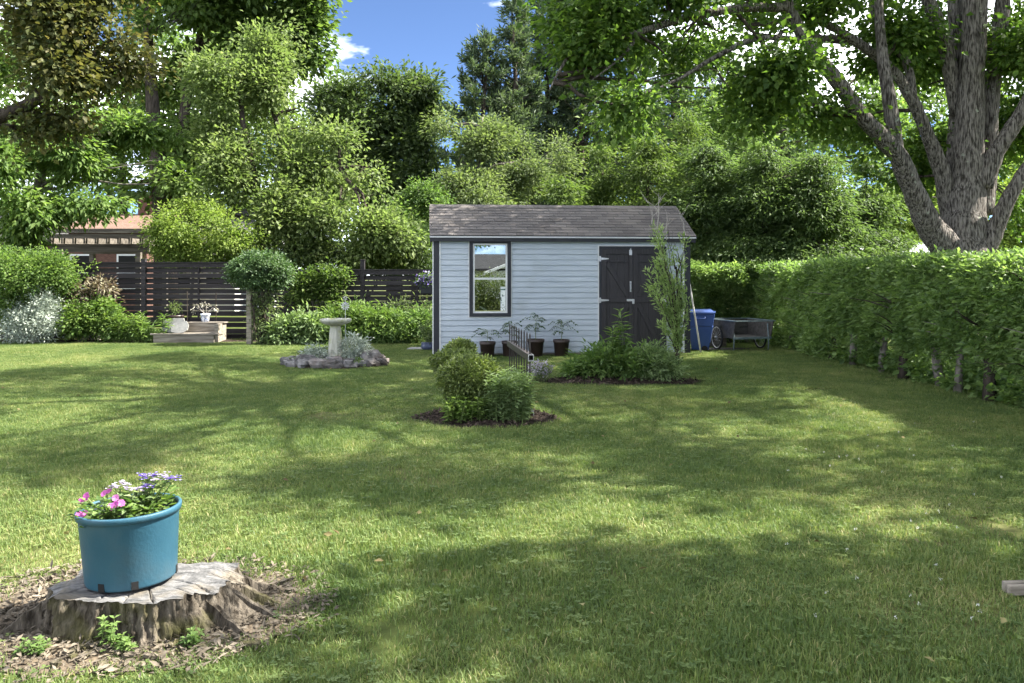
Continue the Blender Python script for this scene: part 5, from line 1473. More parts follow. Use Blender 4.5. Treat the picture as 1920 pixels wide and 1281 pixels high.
bush('golden_currant', 'low yellow green leafy shrub between the silver shrub and the lilies', [(P(150, 605, 19.2), (.42, .3, .3)), (P(195, 598, 19.3), (.35, .3, .3)), (P(185, 580, 19.3), (.25, .2, .22))], 360, 14, (.085, .6), LM['bright'], L=.2, spread=.06, stems=10, gap=.4)
bush('bronze_shrub', 'thin bronze leaved shrub with pale twigs against the fence', [(P(180, 545, 19.6), (.4, .2, .2)), (P(145, 565, 19.6), (.3, .2, .2)), (P(195, 530, 19.6), (.22, .2, .12))], 150, 9, (.10, .4), LM['bronze'], L=.25, spread=.07, stems=14, stem_m=M_twig, gap=.5, inner=.2)
for i, (px, n) in enumerate(((225, 5), (258, 6), (300, 3))):
    stalks('lily_clump', ['lily stems with whorled leaves beside the yellow green shrub', 'thick clump of lily stems in front of the fence post', 'single lily group at the left end of the wooden planter'][i], scatter(Vector((xl(px, 19.1), 19.1, 0)), .16, .1, n, 20 + i), .66, .05, .19, LM['bright'], pairs=14, lw=.16, stemr=.008)
bush('daylily_clump', 'dark strappy undergrowth at the foot of the lilies', [(P(240, 622, 19.2), (.6, .2, .2))], 140, 12, (.14, .14), LM['green'], L=.2, spread=.07, stems=0, upb=.3, cat='plant')
# wooden planter step with slabs
pl_ = empty('wooden_planter', (xl(349, 19.0), 19.0, 0), R(1), 'weathered wooden planter box with a raised back tier by the fence', 'planter')
m_ = MB(); m_.box(-.72, .62, -.02, .02, .0, .19); m_.build('front_board', M_weather, pl_, bevel=.004)
m_ = MB(); m_.box(-.78, .72, -.05, .33, .1905, .225); m_.build('ledge', M_weather, pl_, bevel=.004)
m_ = MB(); m_.box(-.12, .70, .335, .37, .15, .43); m_.build('back_board', M_weather, pl_, bevel=.004)
m_ = MB(); m_.box(-.12, .74, .33, .62, .4305, .455); m_.build('shelf', M_weather, pl_, bevel=.004)
for x in (-.70, .66):
    m_ = MB(); m_.box(x - .04, x + .04, .025, .60, 0, .15 if x < 0 else .43); m_.build('side_board', M_weather, pl_)
def slab(label, px, py, w, h, tilt, D, seed):
    rnd = random.Random(seed)
    k = 9; out = []
    for i in range(k):
        a = 6.283 * i / k + .3; q = 1 + rnd.uniform(-.14, .14)
        out.append((max(-1, min(1, math.cos(a) * 1.25)) * w * q, max(-1, min(1, math.sin(a) * 1.25)) * h * q))
    zm = min(o[1] for o in out)
    mb = MB(); mb.add([(x, -.02, z - zm) for x, z in out] + [(x, .02, z - zm) for x, z in out], [tuple(range(k)), tuple(reversed(range(k, 2*k)))] + [(i, i + k, (i+1) % k + k, (i+1) % k) for i in range(k)])
    p = P(px, py, D); o = mb.build('flagstone', M_slab, None, loc=(p.x, p.y, .226), rot=(tilt, 0, rnd.uniform(-.1, .1)))
    tag(o, label, 'stone slab', 'flagstones leaning on the wooden planter')
slab('larger grey flagstone leaning on the wooden planter', 324, 610, .27, .16, -.35, 19.10, 1)
slab('smaller broken flagstone in front of the larger one', 336, 612, .17, .13, -.33, 19.03, 2)
def small_pot(name, label, loc, r, h, m, plant, prof=None):
    root = empty(name, loc, 0, label, 'potted plant')
    p = MB(); p.lathe(prof or [(r * .68, 0), (r * .8, h * .3), (r * .95, h * .8), (r * 1.05, h * .86), (r * 1.05, h), (r * .92, h), (r * .88, h * .85)], 26, cap1=False); p.build('pot', m, root, True)
    s = MB(); s.lathe([(.0005, h * .88), (r * .89, h * .86)], 20, cap0=False, cap1=False); s.build('soil', M_soil, root)
    plant(root, h)
    return root
def dead_plant(root, h):
    mb = MB(); C = []; A = []
    for k in range(7):
        e = Vector((random.uniform(-.26, .3), random.uniform(-.12, .12), h + random.uniform(.12, .34)))
        mb.tube(curve_pts((random.uniform(-.03, .03), 0, h * .85), e, 5, .15, .03), [.006, .005, .004, .003, .001], 5, cap=False)
        for j in range(2): C.append(tuple(e + Vector((random.uniform(-.03, .03), 0, random.uniform(-.08, .02))))); A.append((.3 if e.x > 0 else -.3, -.2, -.8))
    mb.build('stems', M_twig, root, True)
    pos, d, nr, ti = sprays(np.array(C), nrmz(np.array(A)), 5, .08, .03)
    leaf_object('leaves', pos, d, nr, .06, .02, ti, LM['deadleaf'], root)
def leafy(mt, w, hh, n, lf, S=40):
    def fn(root, h):
        pp, aa, ll = clumps([(Vector((0, 0, h + hh * .55)), (w, w, hh * .55))], S, .3, .2)
        mb = MB()
        for q in pp[:6]: mb.tube(curve_pts((0, 0, h * .85), q, 4, .1, .02), [.005, .004, .003, .001], 5, cap=False)
        mb.build('stems', M_stem, root, True)
        pos, d, nr, ti = sprays(pp, aa, n, .1, .03)
        pos[:, 2] = np.maximum(pos[:, 2], h * .8)
        leaf_object('leaves', pos, d, nr, lf, lf * .5, ti, mt, root)
    return fn
p = P(385, 602, 19.47); small_pot('ceramic_planter', 'blue and white patterned ceramic pot with a withered plant on the planter shelf', (p.x, 19.47, .455), .11, .19, M_ceramic, dead_plant)
p = P(326, 600, 19.75); small_pot('shelf_pot', 'wide dark pot with a small feathery plant behind the flagstones', (p.x, 19.78, .35 * 0), .16, .62, M_blackpot, leafy(LM['cherry'], .10, .26, 8, .05, 26), prof=[(.10, 0), (.12, .35), (.15, .52), (.22, .56), (.22, .60), (.19, .60), (.17, .55)])
for px, h in ((351, 1.12), (405, 1.10)):
    m_ = MB(); m_.tube([(0, 0, 0), (0, 0, h)], .009, 8); m_.add([(-.012, -.012, h), (.012, -.012, h), (.012, .012, h), (-.012, .012, h), (0, 0, h + .04)], [(0,1,4), (1,2,4), (2,3,4), (3,0,4)])
    o = m_.build('garden_stake', M_bark2, None, loc=(xl(px, 19.7), 19.7, 0)); tag(o, ['thin dark garden stake beside the flagstones', 'thin dark garden stake right of the ceramic pot'][px > 400], 'stake')
# clipped vine arbor
AR = Vector((xl(487, 18.6), 18.6, 0))
ar = empty('vine_arbor', AR, 0, 'mushroom shaped ivy on a grey wooden post before the fence', 'climbing plant')
m_ = MB(); m_.box(-.275, -.165, -.06, .05, 0, 1.55); m_.build('post', M_weather, ar, bevel=.006)
m_ = MB()
for k in range(9):
    m_.tube(curve_pts((random.uniform(-.12, .22), random.uniform(-.1, .1), 0), (random.uniform(-.25, .3), random.uniform(-.2, .2), 1.45), 7, .08, .03), [.03, .026, .024, .022, .018, .012, .006], 6, cap=False)
m_.build('vines', M_bark2, ar, True)
lb = [(Vector((0, 0, 1.62)), (.62, .5, .35)), (Vector((-.3, 0, 1.58)), (.34, .36, .28)), (Vector((.34, 0, 1.55)), (.32, .34, .28)), (Vector((.05, -.05, 1.78)), (.45, .4, .22))]
pp, aa, ll = clumps(lb, 750, .7, .18)
pos, d, nr, ti = sprays(pp, aa, 16, .14, .05); sz = .058 * (.6 + .7 * rng.random(len(pos)))
leaf_object('crown', pos, d, nr, sz, sz * .62, ti, LM['ivy'], ar)
pp, aa, ll = clumps([(Vector((.07, 0, 1.15)), (.24, .2, .3)), (Vector((.08, 0, .7)), (.24, .2, .35)), (Vector((.12, 0, .25)), (.26, .22, .25))], 230, .5, .3, down=.03)
pos, d, nr, ti = sprays(pp, aa, 9, .18, .05, droop=.6); pos[:, 2] = np.maximum(pos[:, 2], .02); sz = .06 * (.6 + .7 * rng.random(len(pos)))
leaf_object('trailing_ivy', pos, d, nr, sz, sz * .5, ti, LM['mid'], ar)
# shrubs between arbor and shed
bush('hosta_clump', 'blue green leafy plants at the foot of the ivy post', [(P(545, 618, 18.7), (.4, .3, .26)), (P(585, 615, 18.8), (.36, .3, .28)), (P(520, 630, 18.6), (.2, .2, .16))], 340, 13, (.11, .42), LM['bluegreen'], L=.2, spread=.07, stems=6, cat='plant')
bush('bright_shrub', 'bright fern leaved shrub behind the birdbath', [(P(690, 610, 19.0), (.66, .34, .32)), (P(620, 612, 19.1), (.32, .3, .28)), (P(730, 612, 19.0), (.30, .3, .28)), (P(670, 592, 19.2), (.34, .3, .2))], 600, 17, (.12, .26), LM['bright'], L=.26, spread=.06, stems=20, stem_m=M_stem, droop=.3, inner=.4)
bush('dark_peony', 'dark leafy peony beside the bright fern leaved shrub', [(P(760, 615, 18.9), (.36, .3, .3)), (P(790, 608, 19.0), (.28, .26, .32)), (P(720, 628, 18.7), (.4, .2, .18)), (P(640, 630, 18.7), (.4, .2, .18))], 330, 13, (.10, .34), LM['green'], L=.2, spread=.06, stems=12, stem_m=M_stem)
bush('climbing_vine', 'loose dark vine hanging over the fence beside the ivy post', [(P(590, 530, 19.85), (.5, .10, .30)), (P(630, 515, 19.85), (.26, .1, .2)), (P(560, 550, 19.85), (.3, .1, .3)), (P(615, 555, 19.85), (.3, .1, .2))], 240, 12, (.09, .55), LM['oak'], L=.22, spread=.08, stems=9, gap=.4, base=(xl(590, 19.8), 19.8, 0), cat='climbing plant')
bush('airy_perennial', 'wispy stems in front of the fence next to the shed', [(P(790, 590, 19.4), (.25, .2, .36)), (P(750, 585, 19.5), (.3, .2, .3))], 130, 9, (.08, .3), LM['mid'], L=.2, spread=.06, stems=12, stem_m=M_stem, gap=.4, cat='plant')
# pots by the shed's left corner, flower box on the fence
p = G(802, 657); small_pot('blue_glazed_pot', 'round dark blue glazed pot with a leafy plant at the left shed corner', (p.x, p.y, 0), .14, .17, M_bluepot, leafy(LM['mid'], .14, .42, 10, .06, 46), prof=[(.09, 0), (.135, .05), (.145, .10), (.125, .15), (.135, .165), (.12, .17), (.11, .14)])
m_ = MB(); m_.add([(-.24, -.2, .006), (.2, -.22, .006), (.26, .16, .006), (-.2, .2, .006), (-.23, -.19, .035), (.19, -.21, .035), (.25, .15, .035), (-.19, .19, .035)], BF)
o = m_.build('stepping_stone', M_slab, None, loc=(G(787, 655).x, G(787, 655).y - .05, 0)); tag(o, 'flat bluish stepping stone at the left shed corner', 'stone slab')
fbx = empty('fence_flower_box', (xl(800, 19.84), 19.84, 0), 0, 'dark flower box with violet petunias hung on the fence beside the shed', 'flower box')
m_ = MB(); m_.add(taper(.16, .08, .19, .10, 1.10, 1.35), BF); m_.build('box', M_blacktrim, fbx)
m_ = MB(); m_.box(-.14, .14, .1, .13, 1.28, 1.36); m_.build('bracket', M_blacktrim, fbx)
pp, aa, ll = clumps([(Vector((0, 0, 1.46)), (.19, .12, .12)), (Vector((-.12, -.05, 1.38)), (.1, .1, .08))], 60, .5, .2)
pos, d, nr, ti = sprays(pp, aa, 8, .08, .03); leaf_object('leaves', pos, d, nr, .05, .025, ti, LM['green'], fbx)
pos, d, nr, ti = sprays(pp[:34], aa[:34], 7, .04, .03); leaf_object('petals', pos, d, nr, .055, .045, ti, LM['purple'], fbx)

# ------------------------------------------------------------------ stump with the blue pot
ST = Vector((-1.635, 3.79, 0))
stump = empty('tree_stump', ST, 0, 'weathered sawn tree stump with flared mossy roots under the blue pot', 'tree stump')
n = 400; rings = 16
roots = [(-.15, .30, .32), (-.62, .22, .25), (.35, .26, .3), (-2.75, .24, .3), (3.0, .16, .25), (-1.9, .10, .3), (-1.2, .08, .25), (1.6, .16, .4), (2.3, .18, .35)]
def stump_r(a, t):   # t=0 ground, 1 top
    b = .385 + .10 * mnoise.noise(Vector((math.cos(a) * 1.9, math.sin(a) * 1.9, 3))) + .03 * mnoise.noise(Vector((math.cos(a) * 7, math.sin(a) * 7, 1)))
    fl_ = 0
    for (ra, amt, wd) in roots:
        da = (a - ra + math.pi) % (2 * math.pi) - math.pi
        fl_ += .72 * amt * math.exp(-(da / (wd * .8)) ** 2)
    flut = .030 * mnoise.noise(Vector((a * 6, t * .6, 5))) + .026 * mnoise.noise(Vector((a * 17, t * .8, 9))) + .010 * mnoise.noise(Vector((a * 40, t * 1.2, 2)))
    return b + fl_ * (1 - t) ** 2.0 + flut * (1.1 - .5 * t)
def stump_top(a, q):
    x, y = math.cos(a) * q, math.sin(a) * q
    z = .172 + .014 * mnoise.noise(Vector((x * 5, y * 5, 1))) + .006 * mnoise.noise(Vector((x * 18, y * 18, 1)))
    if x < -.26: z -= .09 * min(1, (-.26 - x) / .14) * (.6 + .4 * math.sin(y * 17))
    if y > .20: z -= .07 * min(1, (y - .20) / .15)
    for ca, cw, c0 in ((-1.15, .022, .20), (-.45, .03, .16), (.2, .03, .14), (-2.3, .025, .2), (2.7, .03, .18), (-1.75, .02, .26), (-.75, .018, .24), (-1.45, .018, .28)):
        da = (a - ca + math.pi) % (2 * math.pi) - math.pi
        if q > c0 and abs(da) < cw * (.4 + q): z -= .05 * (1 - abs(da) / (cw * (.4 + q))) * min(1, (q - c0) / .08) * max(0.0, min(1, (stump_r(a, 1) - q) / .05))
    if x > .27: z -= .07 * min(1, (x - .27) / .16) * (.55 + .45 * math.sin(y * 22))
    return z
vs_ = []; fs_ = []
for j in range(rings):
    t = j / (rings - 1)
    for k in range(n):
        a = 2 * math.pi * k / n - math.pi
        q = stump_r(a, t); zt = stump_top(a, stump_r(a, 1))
        z = zt * t - (.01 if j == 0 else 0)
        q += .014 * mnoise.noise(Vector((math.cos(a) * 9, math.sin(a) * 9, t * 6))) + (.016 * mnoise.noise(Vector((math.cos(a) * 26, math.sin(a) * 26, t * 5))) + .008 * mnoise.noise(Vector((math.cos(a) * 60, math.sin(a) * 60, t * 14)))) * (1 if t < .97 else .2)
        vs_.append((q * math.cos(a), .80 * q * math.sin(a), z))
for j in range(rings - 1):
    for k in range(n):
        a = j*n + k; b = j*n + (k+1) % n
        fs_.append((a, b, b + n, a + n))
mb = MB(); mb.add(vs_, fs_); mb.build('bark_side', M_stump, stump, True)
vs_ = []; fs_ = []
for j in range(26):
    f = 1 - j / 25.0
    for k in range(n):
        a = 2 * math.pi * k / n - math.pi
        q = (stump_r(a, 1) + .004 + .014 * mnoise.noise(Vector((math.cos(a) * 9, math.sin(a) * 9, 6)))) * max(f, .001)
        vs_.append((q * math.cos(a), .80 * q * math.sin(a), stump_top(a, q) + .001 + .004 * mnoise.noise(Vector((q * math.cos(a) * 22, q * math.sin(a) * 22, 0)))))
for j in range(25):
    for k in range(n):
        a = j*n + k; b = j*n + (k+1) % n
        fs_.append((a, b, b + n, a + n))
mb = MB(); mb.add(vs_, fs_); mb.build('sawn_top', M_stumptop, stump, True)
# splintered ridge pieces on the right edge
for (x, y, l, hgt, a) in ((.30, -.14, .30, .055, -.5), (.35, -.02, .30, .06, -.2), (.36, .08, .24, .05, .1), (.24, -.24, .22, .04, -.9), (.33, .20, .24, .045, .5), (-.36, -.20, .20, .03, 3.8)):
    mb = MB(); d = Vector((math.cos(a), math.sin(a), 0)); s = Vector((-math.sin(a), math.cos(a), 0))
    c = Vector((x, y * .85, .09))
    w = .024
    v = []
    for i in range(7):
        t = i / 6; w_ = w * (1.1 - .5 * t) * (1 + .3 * mnoise.noise(Vector((t * 5, x * 9, y * 9))))
        zc = hgt * (1 - t) ** .8 + .02 * mnoise.noise(Vector((t * 7, x * 5, 2)))
        p0 = c + d * l * t - Vector((0, 0, .09 * t))
        v += [p0 - s * w_ - Vector((0, 0, .06)), p0 + s * w_ - Vector((0, 0, .06)), p0 + s * w_ * .35 + Vector((0, 0, zc)), p0 - s * w_ * .45 + Vector((0, 0, zc * .85))]
    f = []
    for i in range(6):
        b = i * 4
        for k in range(4): f.append((b + k, b + (k+1) % 4, b + 4 + (k+1) % 4, b + 4 + k))
    f += [(3, 2, 1, 0), (24, 25, 26, 27)]
    mb.add(v, f); mb.build('splinter', M_stump, stump)
# bare earth and chips round the stump
mo = MB(); k = 40; v = [(0, 0, .012)]
for j in (1, 2, 3):
    for i in range(k):
        a = 6.2832 * i / k; w = (1 + .18 * mnoise.noise(Vector((math.cos(a) * 2, math.sin(a) * 2, 4)))) * j / 3
        v.append((.86 * w * math.cos(a) - .10, .64 * w * math.sin(a) + .04, .012 - .008 * (j == 3)))
f = [(0, 1 + i, 1 + (i+1) % k) for i in range(k)] + [(1 + j*k + i, 1 + (j+1)*k + i, 1 + (j+1)*k + (i+1) % k, 1 + j*k + (i+1) % k) for j in range(2) for i in range(k)]
mo.add(v, f); o = mo.build('bare_earth', mat('stump_earth', (.06,.045,.03), (.16,.125,.085), nscale=22, rough=.95, bump=1, bscale=40, bdist=.02), None, True, loc=ST); tag(o, 'bare earth and wood crumbs round the stump', None, None, 'structure')
m_ = 6500; a = rng.random(m_) * 6.283; q = .40 + .50 * rng.random(m_) ** 1.3
pos = np.stack([q * np.cos(a) * 1.04 - .08, q * np.sin(a) * .78 + .03, .012 + .02 * rng.random(m_)], 1)
d = rng.normal(size=(m_, 3)); d[:, 2] *= .3; nr = rng.normal(size=(m_, 3)) * .5; nr[:, 2] += 1
L_ = .035 * (.4 + 1.3 * rng.random(m_) ** 2)
leaf_object('wood_crumbs', pos, d, nr, L_, L_ * .3, rng.random(m_), M_chipw, o, 'stuff', wide=.5, droop=0)
fr = MB(); rf = random.Random(8)
for k in range(46):
    a = rf.uniform(0, 6.28); q = rf.uniform(.5, .86); l = rf.uniform(.03, .10)
    c = Vector((q * math.cos(a) - .08, q * .76 * math.sin(a) + .03, .02)); dd = Vector((rf.uniform(-1, 1), rf.uniform(-1, 1), rf.uniform(-.1, .15))).normalized()
    fr.bar(c - dd * l / 2, c + dd * l / 2, rf.uniform(.012, .03), rf.uniform(.008, .02))
tag(fr.build('bark_fragments', M_stump, o), kind='stuff')
# weeds at the stump's foot
for i, (x, y, hh, lab) in enumerate(((-1.61, 3.42, 0.18, 'small leafy weed sprouting in front of the stump'), (-1.53, 3.39, 0.09, 'low creeping weed at the front of the stump'), (-1.89, 3.36, 0.08, 'grassy weed at the left front of the stump'), (-1.31, 3.44, 0.09, 'little weed by the splintered right side of the stump'))):
    stalks('weed', lab, scatter(Vector((x, y, 0)), .05, .04, 8 if i else 5, 60 + i), hh * .75, .04, .026, LM['green'], pairs=7, lw=.55, stemr=.002)

PT = Vector((-1.66, 3.725, .187))
pot = empty('flower_pot', PT, 0, 'large teal blue plastic pot of pink and violet flowers on the stump', 'flower pot')
pot.rotation_euler = (R(1.0), R(-1.6), 0)
p = MB(); ph = .312; rb, rt = .186, .203
p.lathe([(rb - .012, 0), (rb - .003, .003), (rb, .012), (rt, ph - .030), (rt + .001, ph - .028)], 72, cap1=False)
p.build('body', M_pot, pot, True)
p = MB(); p.lathe([(rt - .0045, ph - .012), (rt - .006, ph - .05), (rb - .01, .02)], 72, cap0=False, cap1=False); p.build('inner_wall', mat('dark_inner_wall', (.02,.03,.035), (.05,.07,.08), nscale=12, rough=.8), pot, True)  # inner wall darker and greyer than the outside
p = MB(); p.lathe([(rt + .0012, ph - .028), (rt + .010, ph - .026), (rt + .012, ph - .004), (rt + .009, ph), (rt + .000, ph + .001), (rt - .004, ph - .004), (rt - .0042, ph - .012)], 72, cap0=False, cap1=False); p.build('rim', M_pot, pot, True)
for ad in (-104, -62, 10, 120):
    a = R(ad)
    e = MB(); e.bar(Vector((math.cos(a), math.sin(a), 0)) * (rb - .012) + Vector((0, 0, .022)), Vector((math.cos(a), math.sin(a), 0)) * (rb + .0028) + Vector((0, 0, .022)), .028, .034); e.build('drain_hole', M_dark, pot)
s = MB()
ring_n = 40; v = [(0, 0, ph - .055)]
for j in range(1, 6):
    for i in range(ring_n):
        a = 6.2832 * i / ring_n; q = (rt - .008) * j / 5
        v.append((q * math.cos(a), q * math.sin(a), ph - .06 + .012 * mnoise.noise(Vector((q * math.cos(a) * 20, q * math.sin(a) * 20, 3)))))
f = [(0, 1 + i, 1 + (i+1) % ring_n) for i in range(ring_n)] + [(1 + j*ring_n + i, 1 + (j+1)*ring_n + i, 1 + (j+1)*ring_n + (i+1) % ring_n, 1 + j*ring_n + (i+1) % ring_n) for j in range(4) for i in range(ring_n)]
s.add(v, f); s.build('soil', M_soil, pot, True)

def flowering(name, label, spots, leafm, petal_kind, z0, leaf=.035):
    """spots: (dx, dy, dz) head positions relative to the pot axis at soil level"""
    root = empty(name, PT + Vector((0, 0, z0)), 0, label, 'flowers', 'flowers in the blue pot')
    st = MB(); pos = []; d = []; nr = []; L_ = []
    bx = sum(sp[0] for sp in spots) / len(spots); by = sum(sp[1] for sp in spots) / len(spots)
    for sp in spots:
        b0 = Vector((bx * .8 + random.uniform(-.04, .04), by * .8 + random.uniform(-.03, .03), -.01)); e = Vector(sp)
        cp = curve_pts(b0, e, 6, .12, .02)
        st.tube(cp, [.0028, .0027, .0025, .0022, .002, .0015], 5, cap=False)
        for k in range(9):
            t = random.uniform(.1, .9) * 4.99; i = int(t); q = cp[i].lerp(cp[i+1], t - i); a = random.uniform(0, 6.28)
            pos.append(q); d.append((math.cos(a), math.sin(a), random.uniform(-.1, .6))); nr.append((random.uniform(-.4, .4), random.uniform(-.4, .4), 1)); L_.append(leaf * random.uniform(.7, 1.4))
    for k in range(170):
        a = random.uniform(0, 6.28); q = random.random() * .12
        pos.append(Vector((bx * .85 + q * math.cos(a), by * .85 + q * math.sin(a), random.uniform(0, .085)))); d.append((math.cos(a), math.sin(a), random.uniform(-.1, .8))); nr.append((random.uniform(-.5, .5), random.uniform(-.5, .5), 1)); L_.append(leaf * random.uniform(.7, 1.5))
    st.build('stems', M_stem, root, True)
    L_ = np.array(L_)
    leaf_object('leaves', np.array([tuple(p) for p in pos]), np.array(d), np.array(nr), L_, L_ * .45, rng.random(len(L_)), leafm, root)
    for sp in spots:
        fp_ = []; fd = []; fn = []; fl_ = []; fw = []; ft = []
        c = Vector(sp)
        if petal_kind == 'pink':
            tilt = Vector((random.uniform(-.5, .5), -.75 + random.uniform(-.3, .3), .7)).normalized()
            x = tilt.orthogonal().normalized(); y = tilt.cross(x); r0 = random.uniform(.013, .020); tb = random.random() * .5
            for k in range(7):
                a = 6.2832 * k / 7 + random.uniform(-.1, .1); v_ = x * math.cos(a) + y * math.sin(a)
                fp_.append(c); fd.append(v_ + tilt * .3); fn.append(tilt - v_ * .3); fl_.append(r0 * random.uniform(.9, 1.15)); fw.append(r0 * 1.1); ft.append(tb + random.random() * .3)
            leaf_object('blossom', np.array([tuple(q) for q in fp_]), np.array([tuple(q) for q in fd]), np.array([tuple(q) for q in fn]), np.array(fl_), np.array(fw), np.array(ft), LM['pink'], root, wide=.7, droop=.05)
        else:
            for k in range(13):   # a head of little stars
                off = Vector((random.gauss(0, .012), random.gauss(0, .012), random.gauss(0, .005)))
                t0 = random.random() * .45
                for s_ in range(5):
                    a = 6.2832 * s_ / 5
                    fp_.append(c + off); fd.append((math.cos(a), math.sin(a), .25)); fn.append((0, 0, 1)); fl_.append(.0085); fw.append(.0062); ft.append(t0 + (.55 if s_ % 2 == 0 and k % 2 else 0))
            leaf_object('blossom', np.array([tuple(q) for q in fp_]), np.array([tuple(q) for q in fd]), np.array([tuple(q) for q in fn]), np.array(fl_), np.array(fw), np.array(ft), LM['purple'] if petal_kind == 'violet' else LM['lilac'], root, wide=.6, droop=0)
sz0 = ph - .05
flowering('pink_petunia', 'pink petunias trailing over the left rim of the blue pot', [(-.165, -.13, .045), (-.14, -.145, .05), (-.125, -.15, .06), (-.19, -.06, .085), (-.175, -.045, .10), (-.165, -.06, .095), (-.11, -.02, .105), (-.10, .0, .11), (-.04, -.10, .07), (-.02, -.11, .08), (0, -.10, .085), (-.045, -.05, .095)], LM['green'], 'pink', sz0)
flowering('lilac_verbena', 'pale lilac flower heads in the middle of the blue pot', [(-.07, .02, .135), (-.02, .0, .13), (.03, .02, .12), (.09, .04, .155), (.12, .05, .17), (-.09, .0, .13), (-.05, .03, .14), (.01, .0, .12)], LM['bluegreen'], 'lilac', sz0)
flowering('violet_verbena', 'deep violet and white verbena heads at the back of the blue pot', [(.02, .06, .165), (.05, .05, .17), (.08, .07, .165), (.04, .02, .125), (.07, .02, .13), (.155, .04, .16), (.17, .06, .155), (.03, .05, .16), (.14, .05, .16)], LM['bright'], 'violet', sz0, leaf=.04)

# ------------------------------------------------------------------ weathered board at the right edge
bd = empty('weathered_board', (2.42, 4.0, 0), R(4), 'weathered grey board lying in the grass at a dark post', 'board')
for i in range(2):
    m_ = MB(); m_.box(-.10, .5, -.02 + i * .035, .012 + i * .035, 0.01, .055 + .006 * i); m_.build('board', M_weather, bd, bevel=.004)
m_ = MB(); m_.tube([(2.425, 3.97, -.02), (2.428, 3.97, .42)], .017, 10); o = m_.build('dark_post', M_bark2, None, True); tag(o, 'dark thin post standing in the grass beside the weathered board', 'post')

# ------------------------------------------------------------------ grass
def patch(name, seed, nb, R0, hgt, weeds, parent):
    g = np.random.default_rng(seed)
    rad = R0 * np.sqrt(g.random(nb)); a = g.random(nb) * 6.283
    base = np.stack([rad * np.cos(a), rad * np.sin(a), np.zeros(nb)], 1)
    ya = g.random(nb) * 6.283
    h = hgt * (.45 + .75 * g.random(nb)); w = .0038 * (.6 + .8 * g.random(nb))
    lean = h * (.15 + .75 * g.random(nb) ** 1.5); la = g.random(nb) * 6.283
    ld = np.stack([np.cos(la), np.sin(la), np.zeros(nb)], 1); sd = np.stack([-np.sin(la + .5 * g.normal(size=nb)), np.cos(la), np.zeros(nb)], 1)
    up = np.array([[0, 0, 1.0]])
    m1 = base + ld * lean[:, None] * .3 + up * (h * .55)[:, None]
    tip = base + ld * lean[:, None] + up * (h * np.sqrt(np.maximum(1 - (lean / h * .8) ** 2, .2)))[:, None]
    v = np.empty((nb, 5, 3)); ws = sd * w[:, None] * .5
    v[:, 0] = base - ws; v[:, 1] = base + ws; v[:, 2] = m1 - ws * .85; v[:, 3] = m1 + ws * .85; v[:, 4] = tip
    tint = np.clip(g.normal(.42, .17, nb) + (g.random(nb) < .08) * .45, 0, 1)
    vv = [v.reshape(-1, 3)]; tt = [np.repeat(tint, 5)]
    b = (np.arange(nb) * 5)[:, None]
    tris = [np.concatenate([b + np.array([[0, 1, 3]]), b + np.array([[0, 3, 2]]), b + np.array([[2, 3, 4]])], 0)]
    nv = nb * 5
    if weeds:   # clover and plantain leaves
        c = R0 * .9 * (g.random((weeds, 2)) - .5) * 2
        for k in range(weeds):
            hh = hgt * (.45 + .5 * g.random()); s = .006 + .005 * g.random(); a0 = g.random() * 6.28; t0 = .05 + .5 * g.random()
            for q in range(3):
                an = a0 + q * 2.09; d = np.array([math.cos(an), math.sin(an), .12]); sdv = np.array([-math.sin(an), math.cos(an), 0])
                o = np.array([c[k, 0], c[k, 1], hh])
                vv.append(np.array([o, o + d * s + sdv * s * .75, o + d * s * 1.9, o + d * s - sdv * s * .75])); tt.append(np.full(4, t0))
                tris.append(np.array([[nv, nv + 1, nv + 2], [nv, nv + 2, nv + 3]])); nv += 4
    vv = np.concatenate(vv); tt = np.concatenate(tt); tr_ = np.concatenate(tris)
    me = bpy.data.meshes.new(name)
    me.vertices.add(len(vv)); me.vertices.foreach_set('co', vv.astype(np.float32).ravel())
    me.loops.add(len(tr_) * 3); me.loops.foreach_set('vertex_index', tr_.astype(np.int32).ravel())
    me.polygons.add(len(tr_)); me.polygons.foreach_set('loop_start', np.arange(0, len(tr_) * 3, 3, dtype=np.int32))
    me.update(calc_edges=True)
    at = me.attributes.new('tint', 'FLOAT', 'POINT'); at.data.foreach_set('value', tt.astype(np.float32))
    me.materials.append(M_grass)
    o = link(name, me, parent); o['kind'] = 'stuff'
    return o

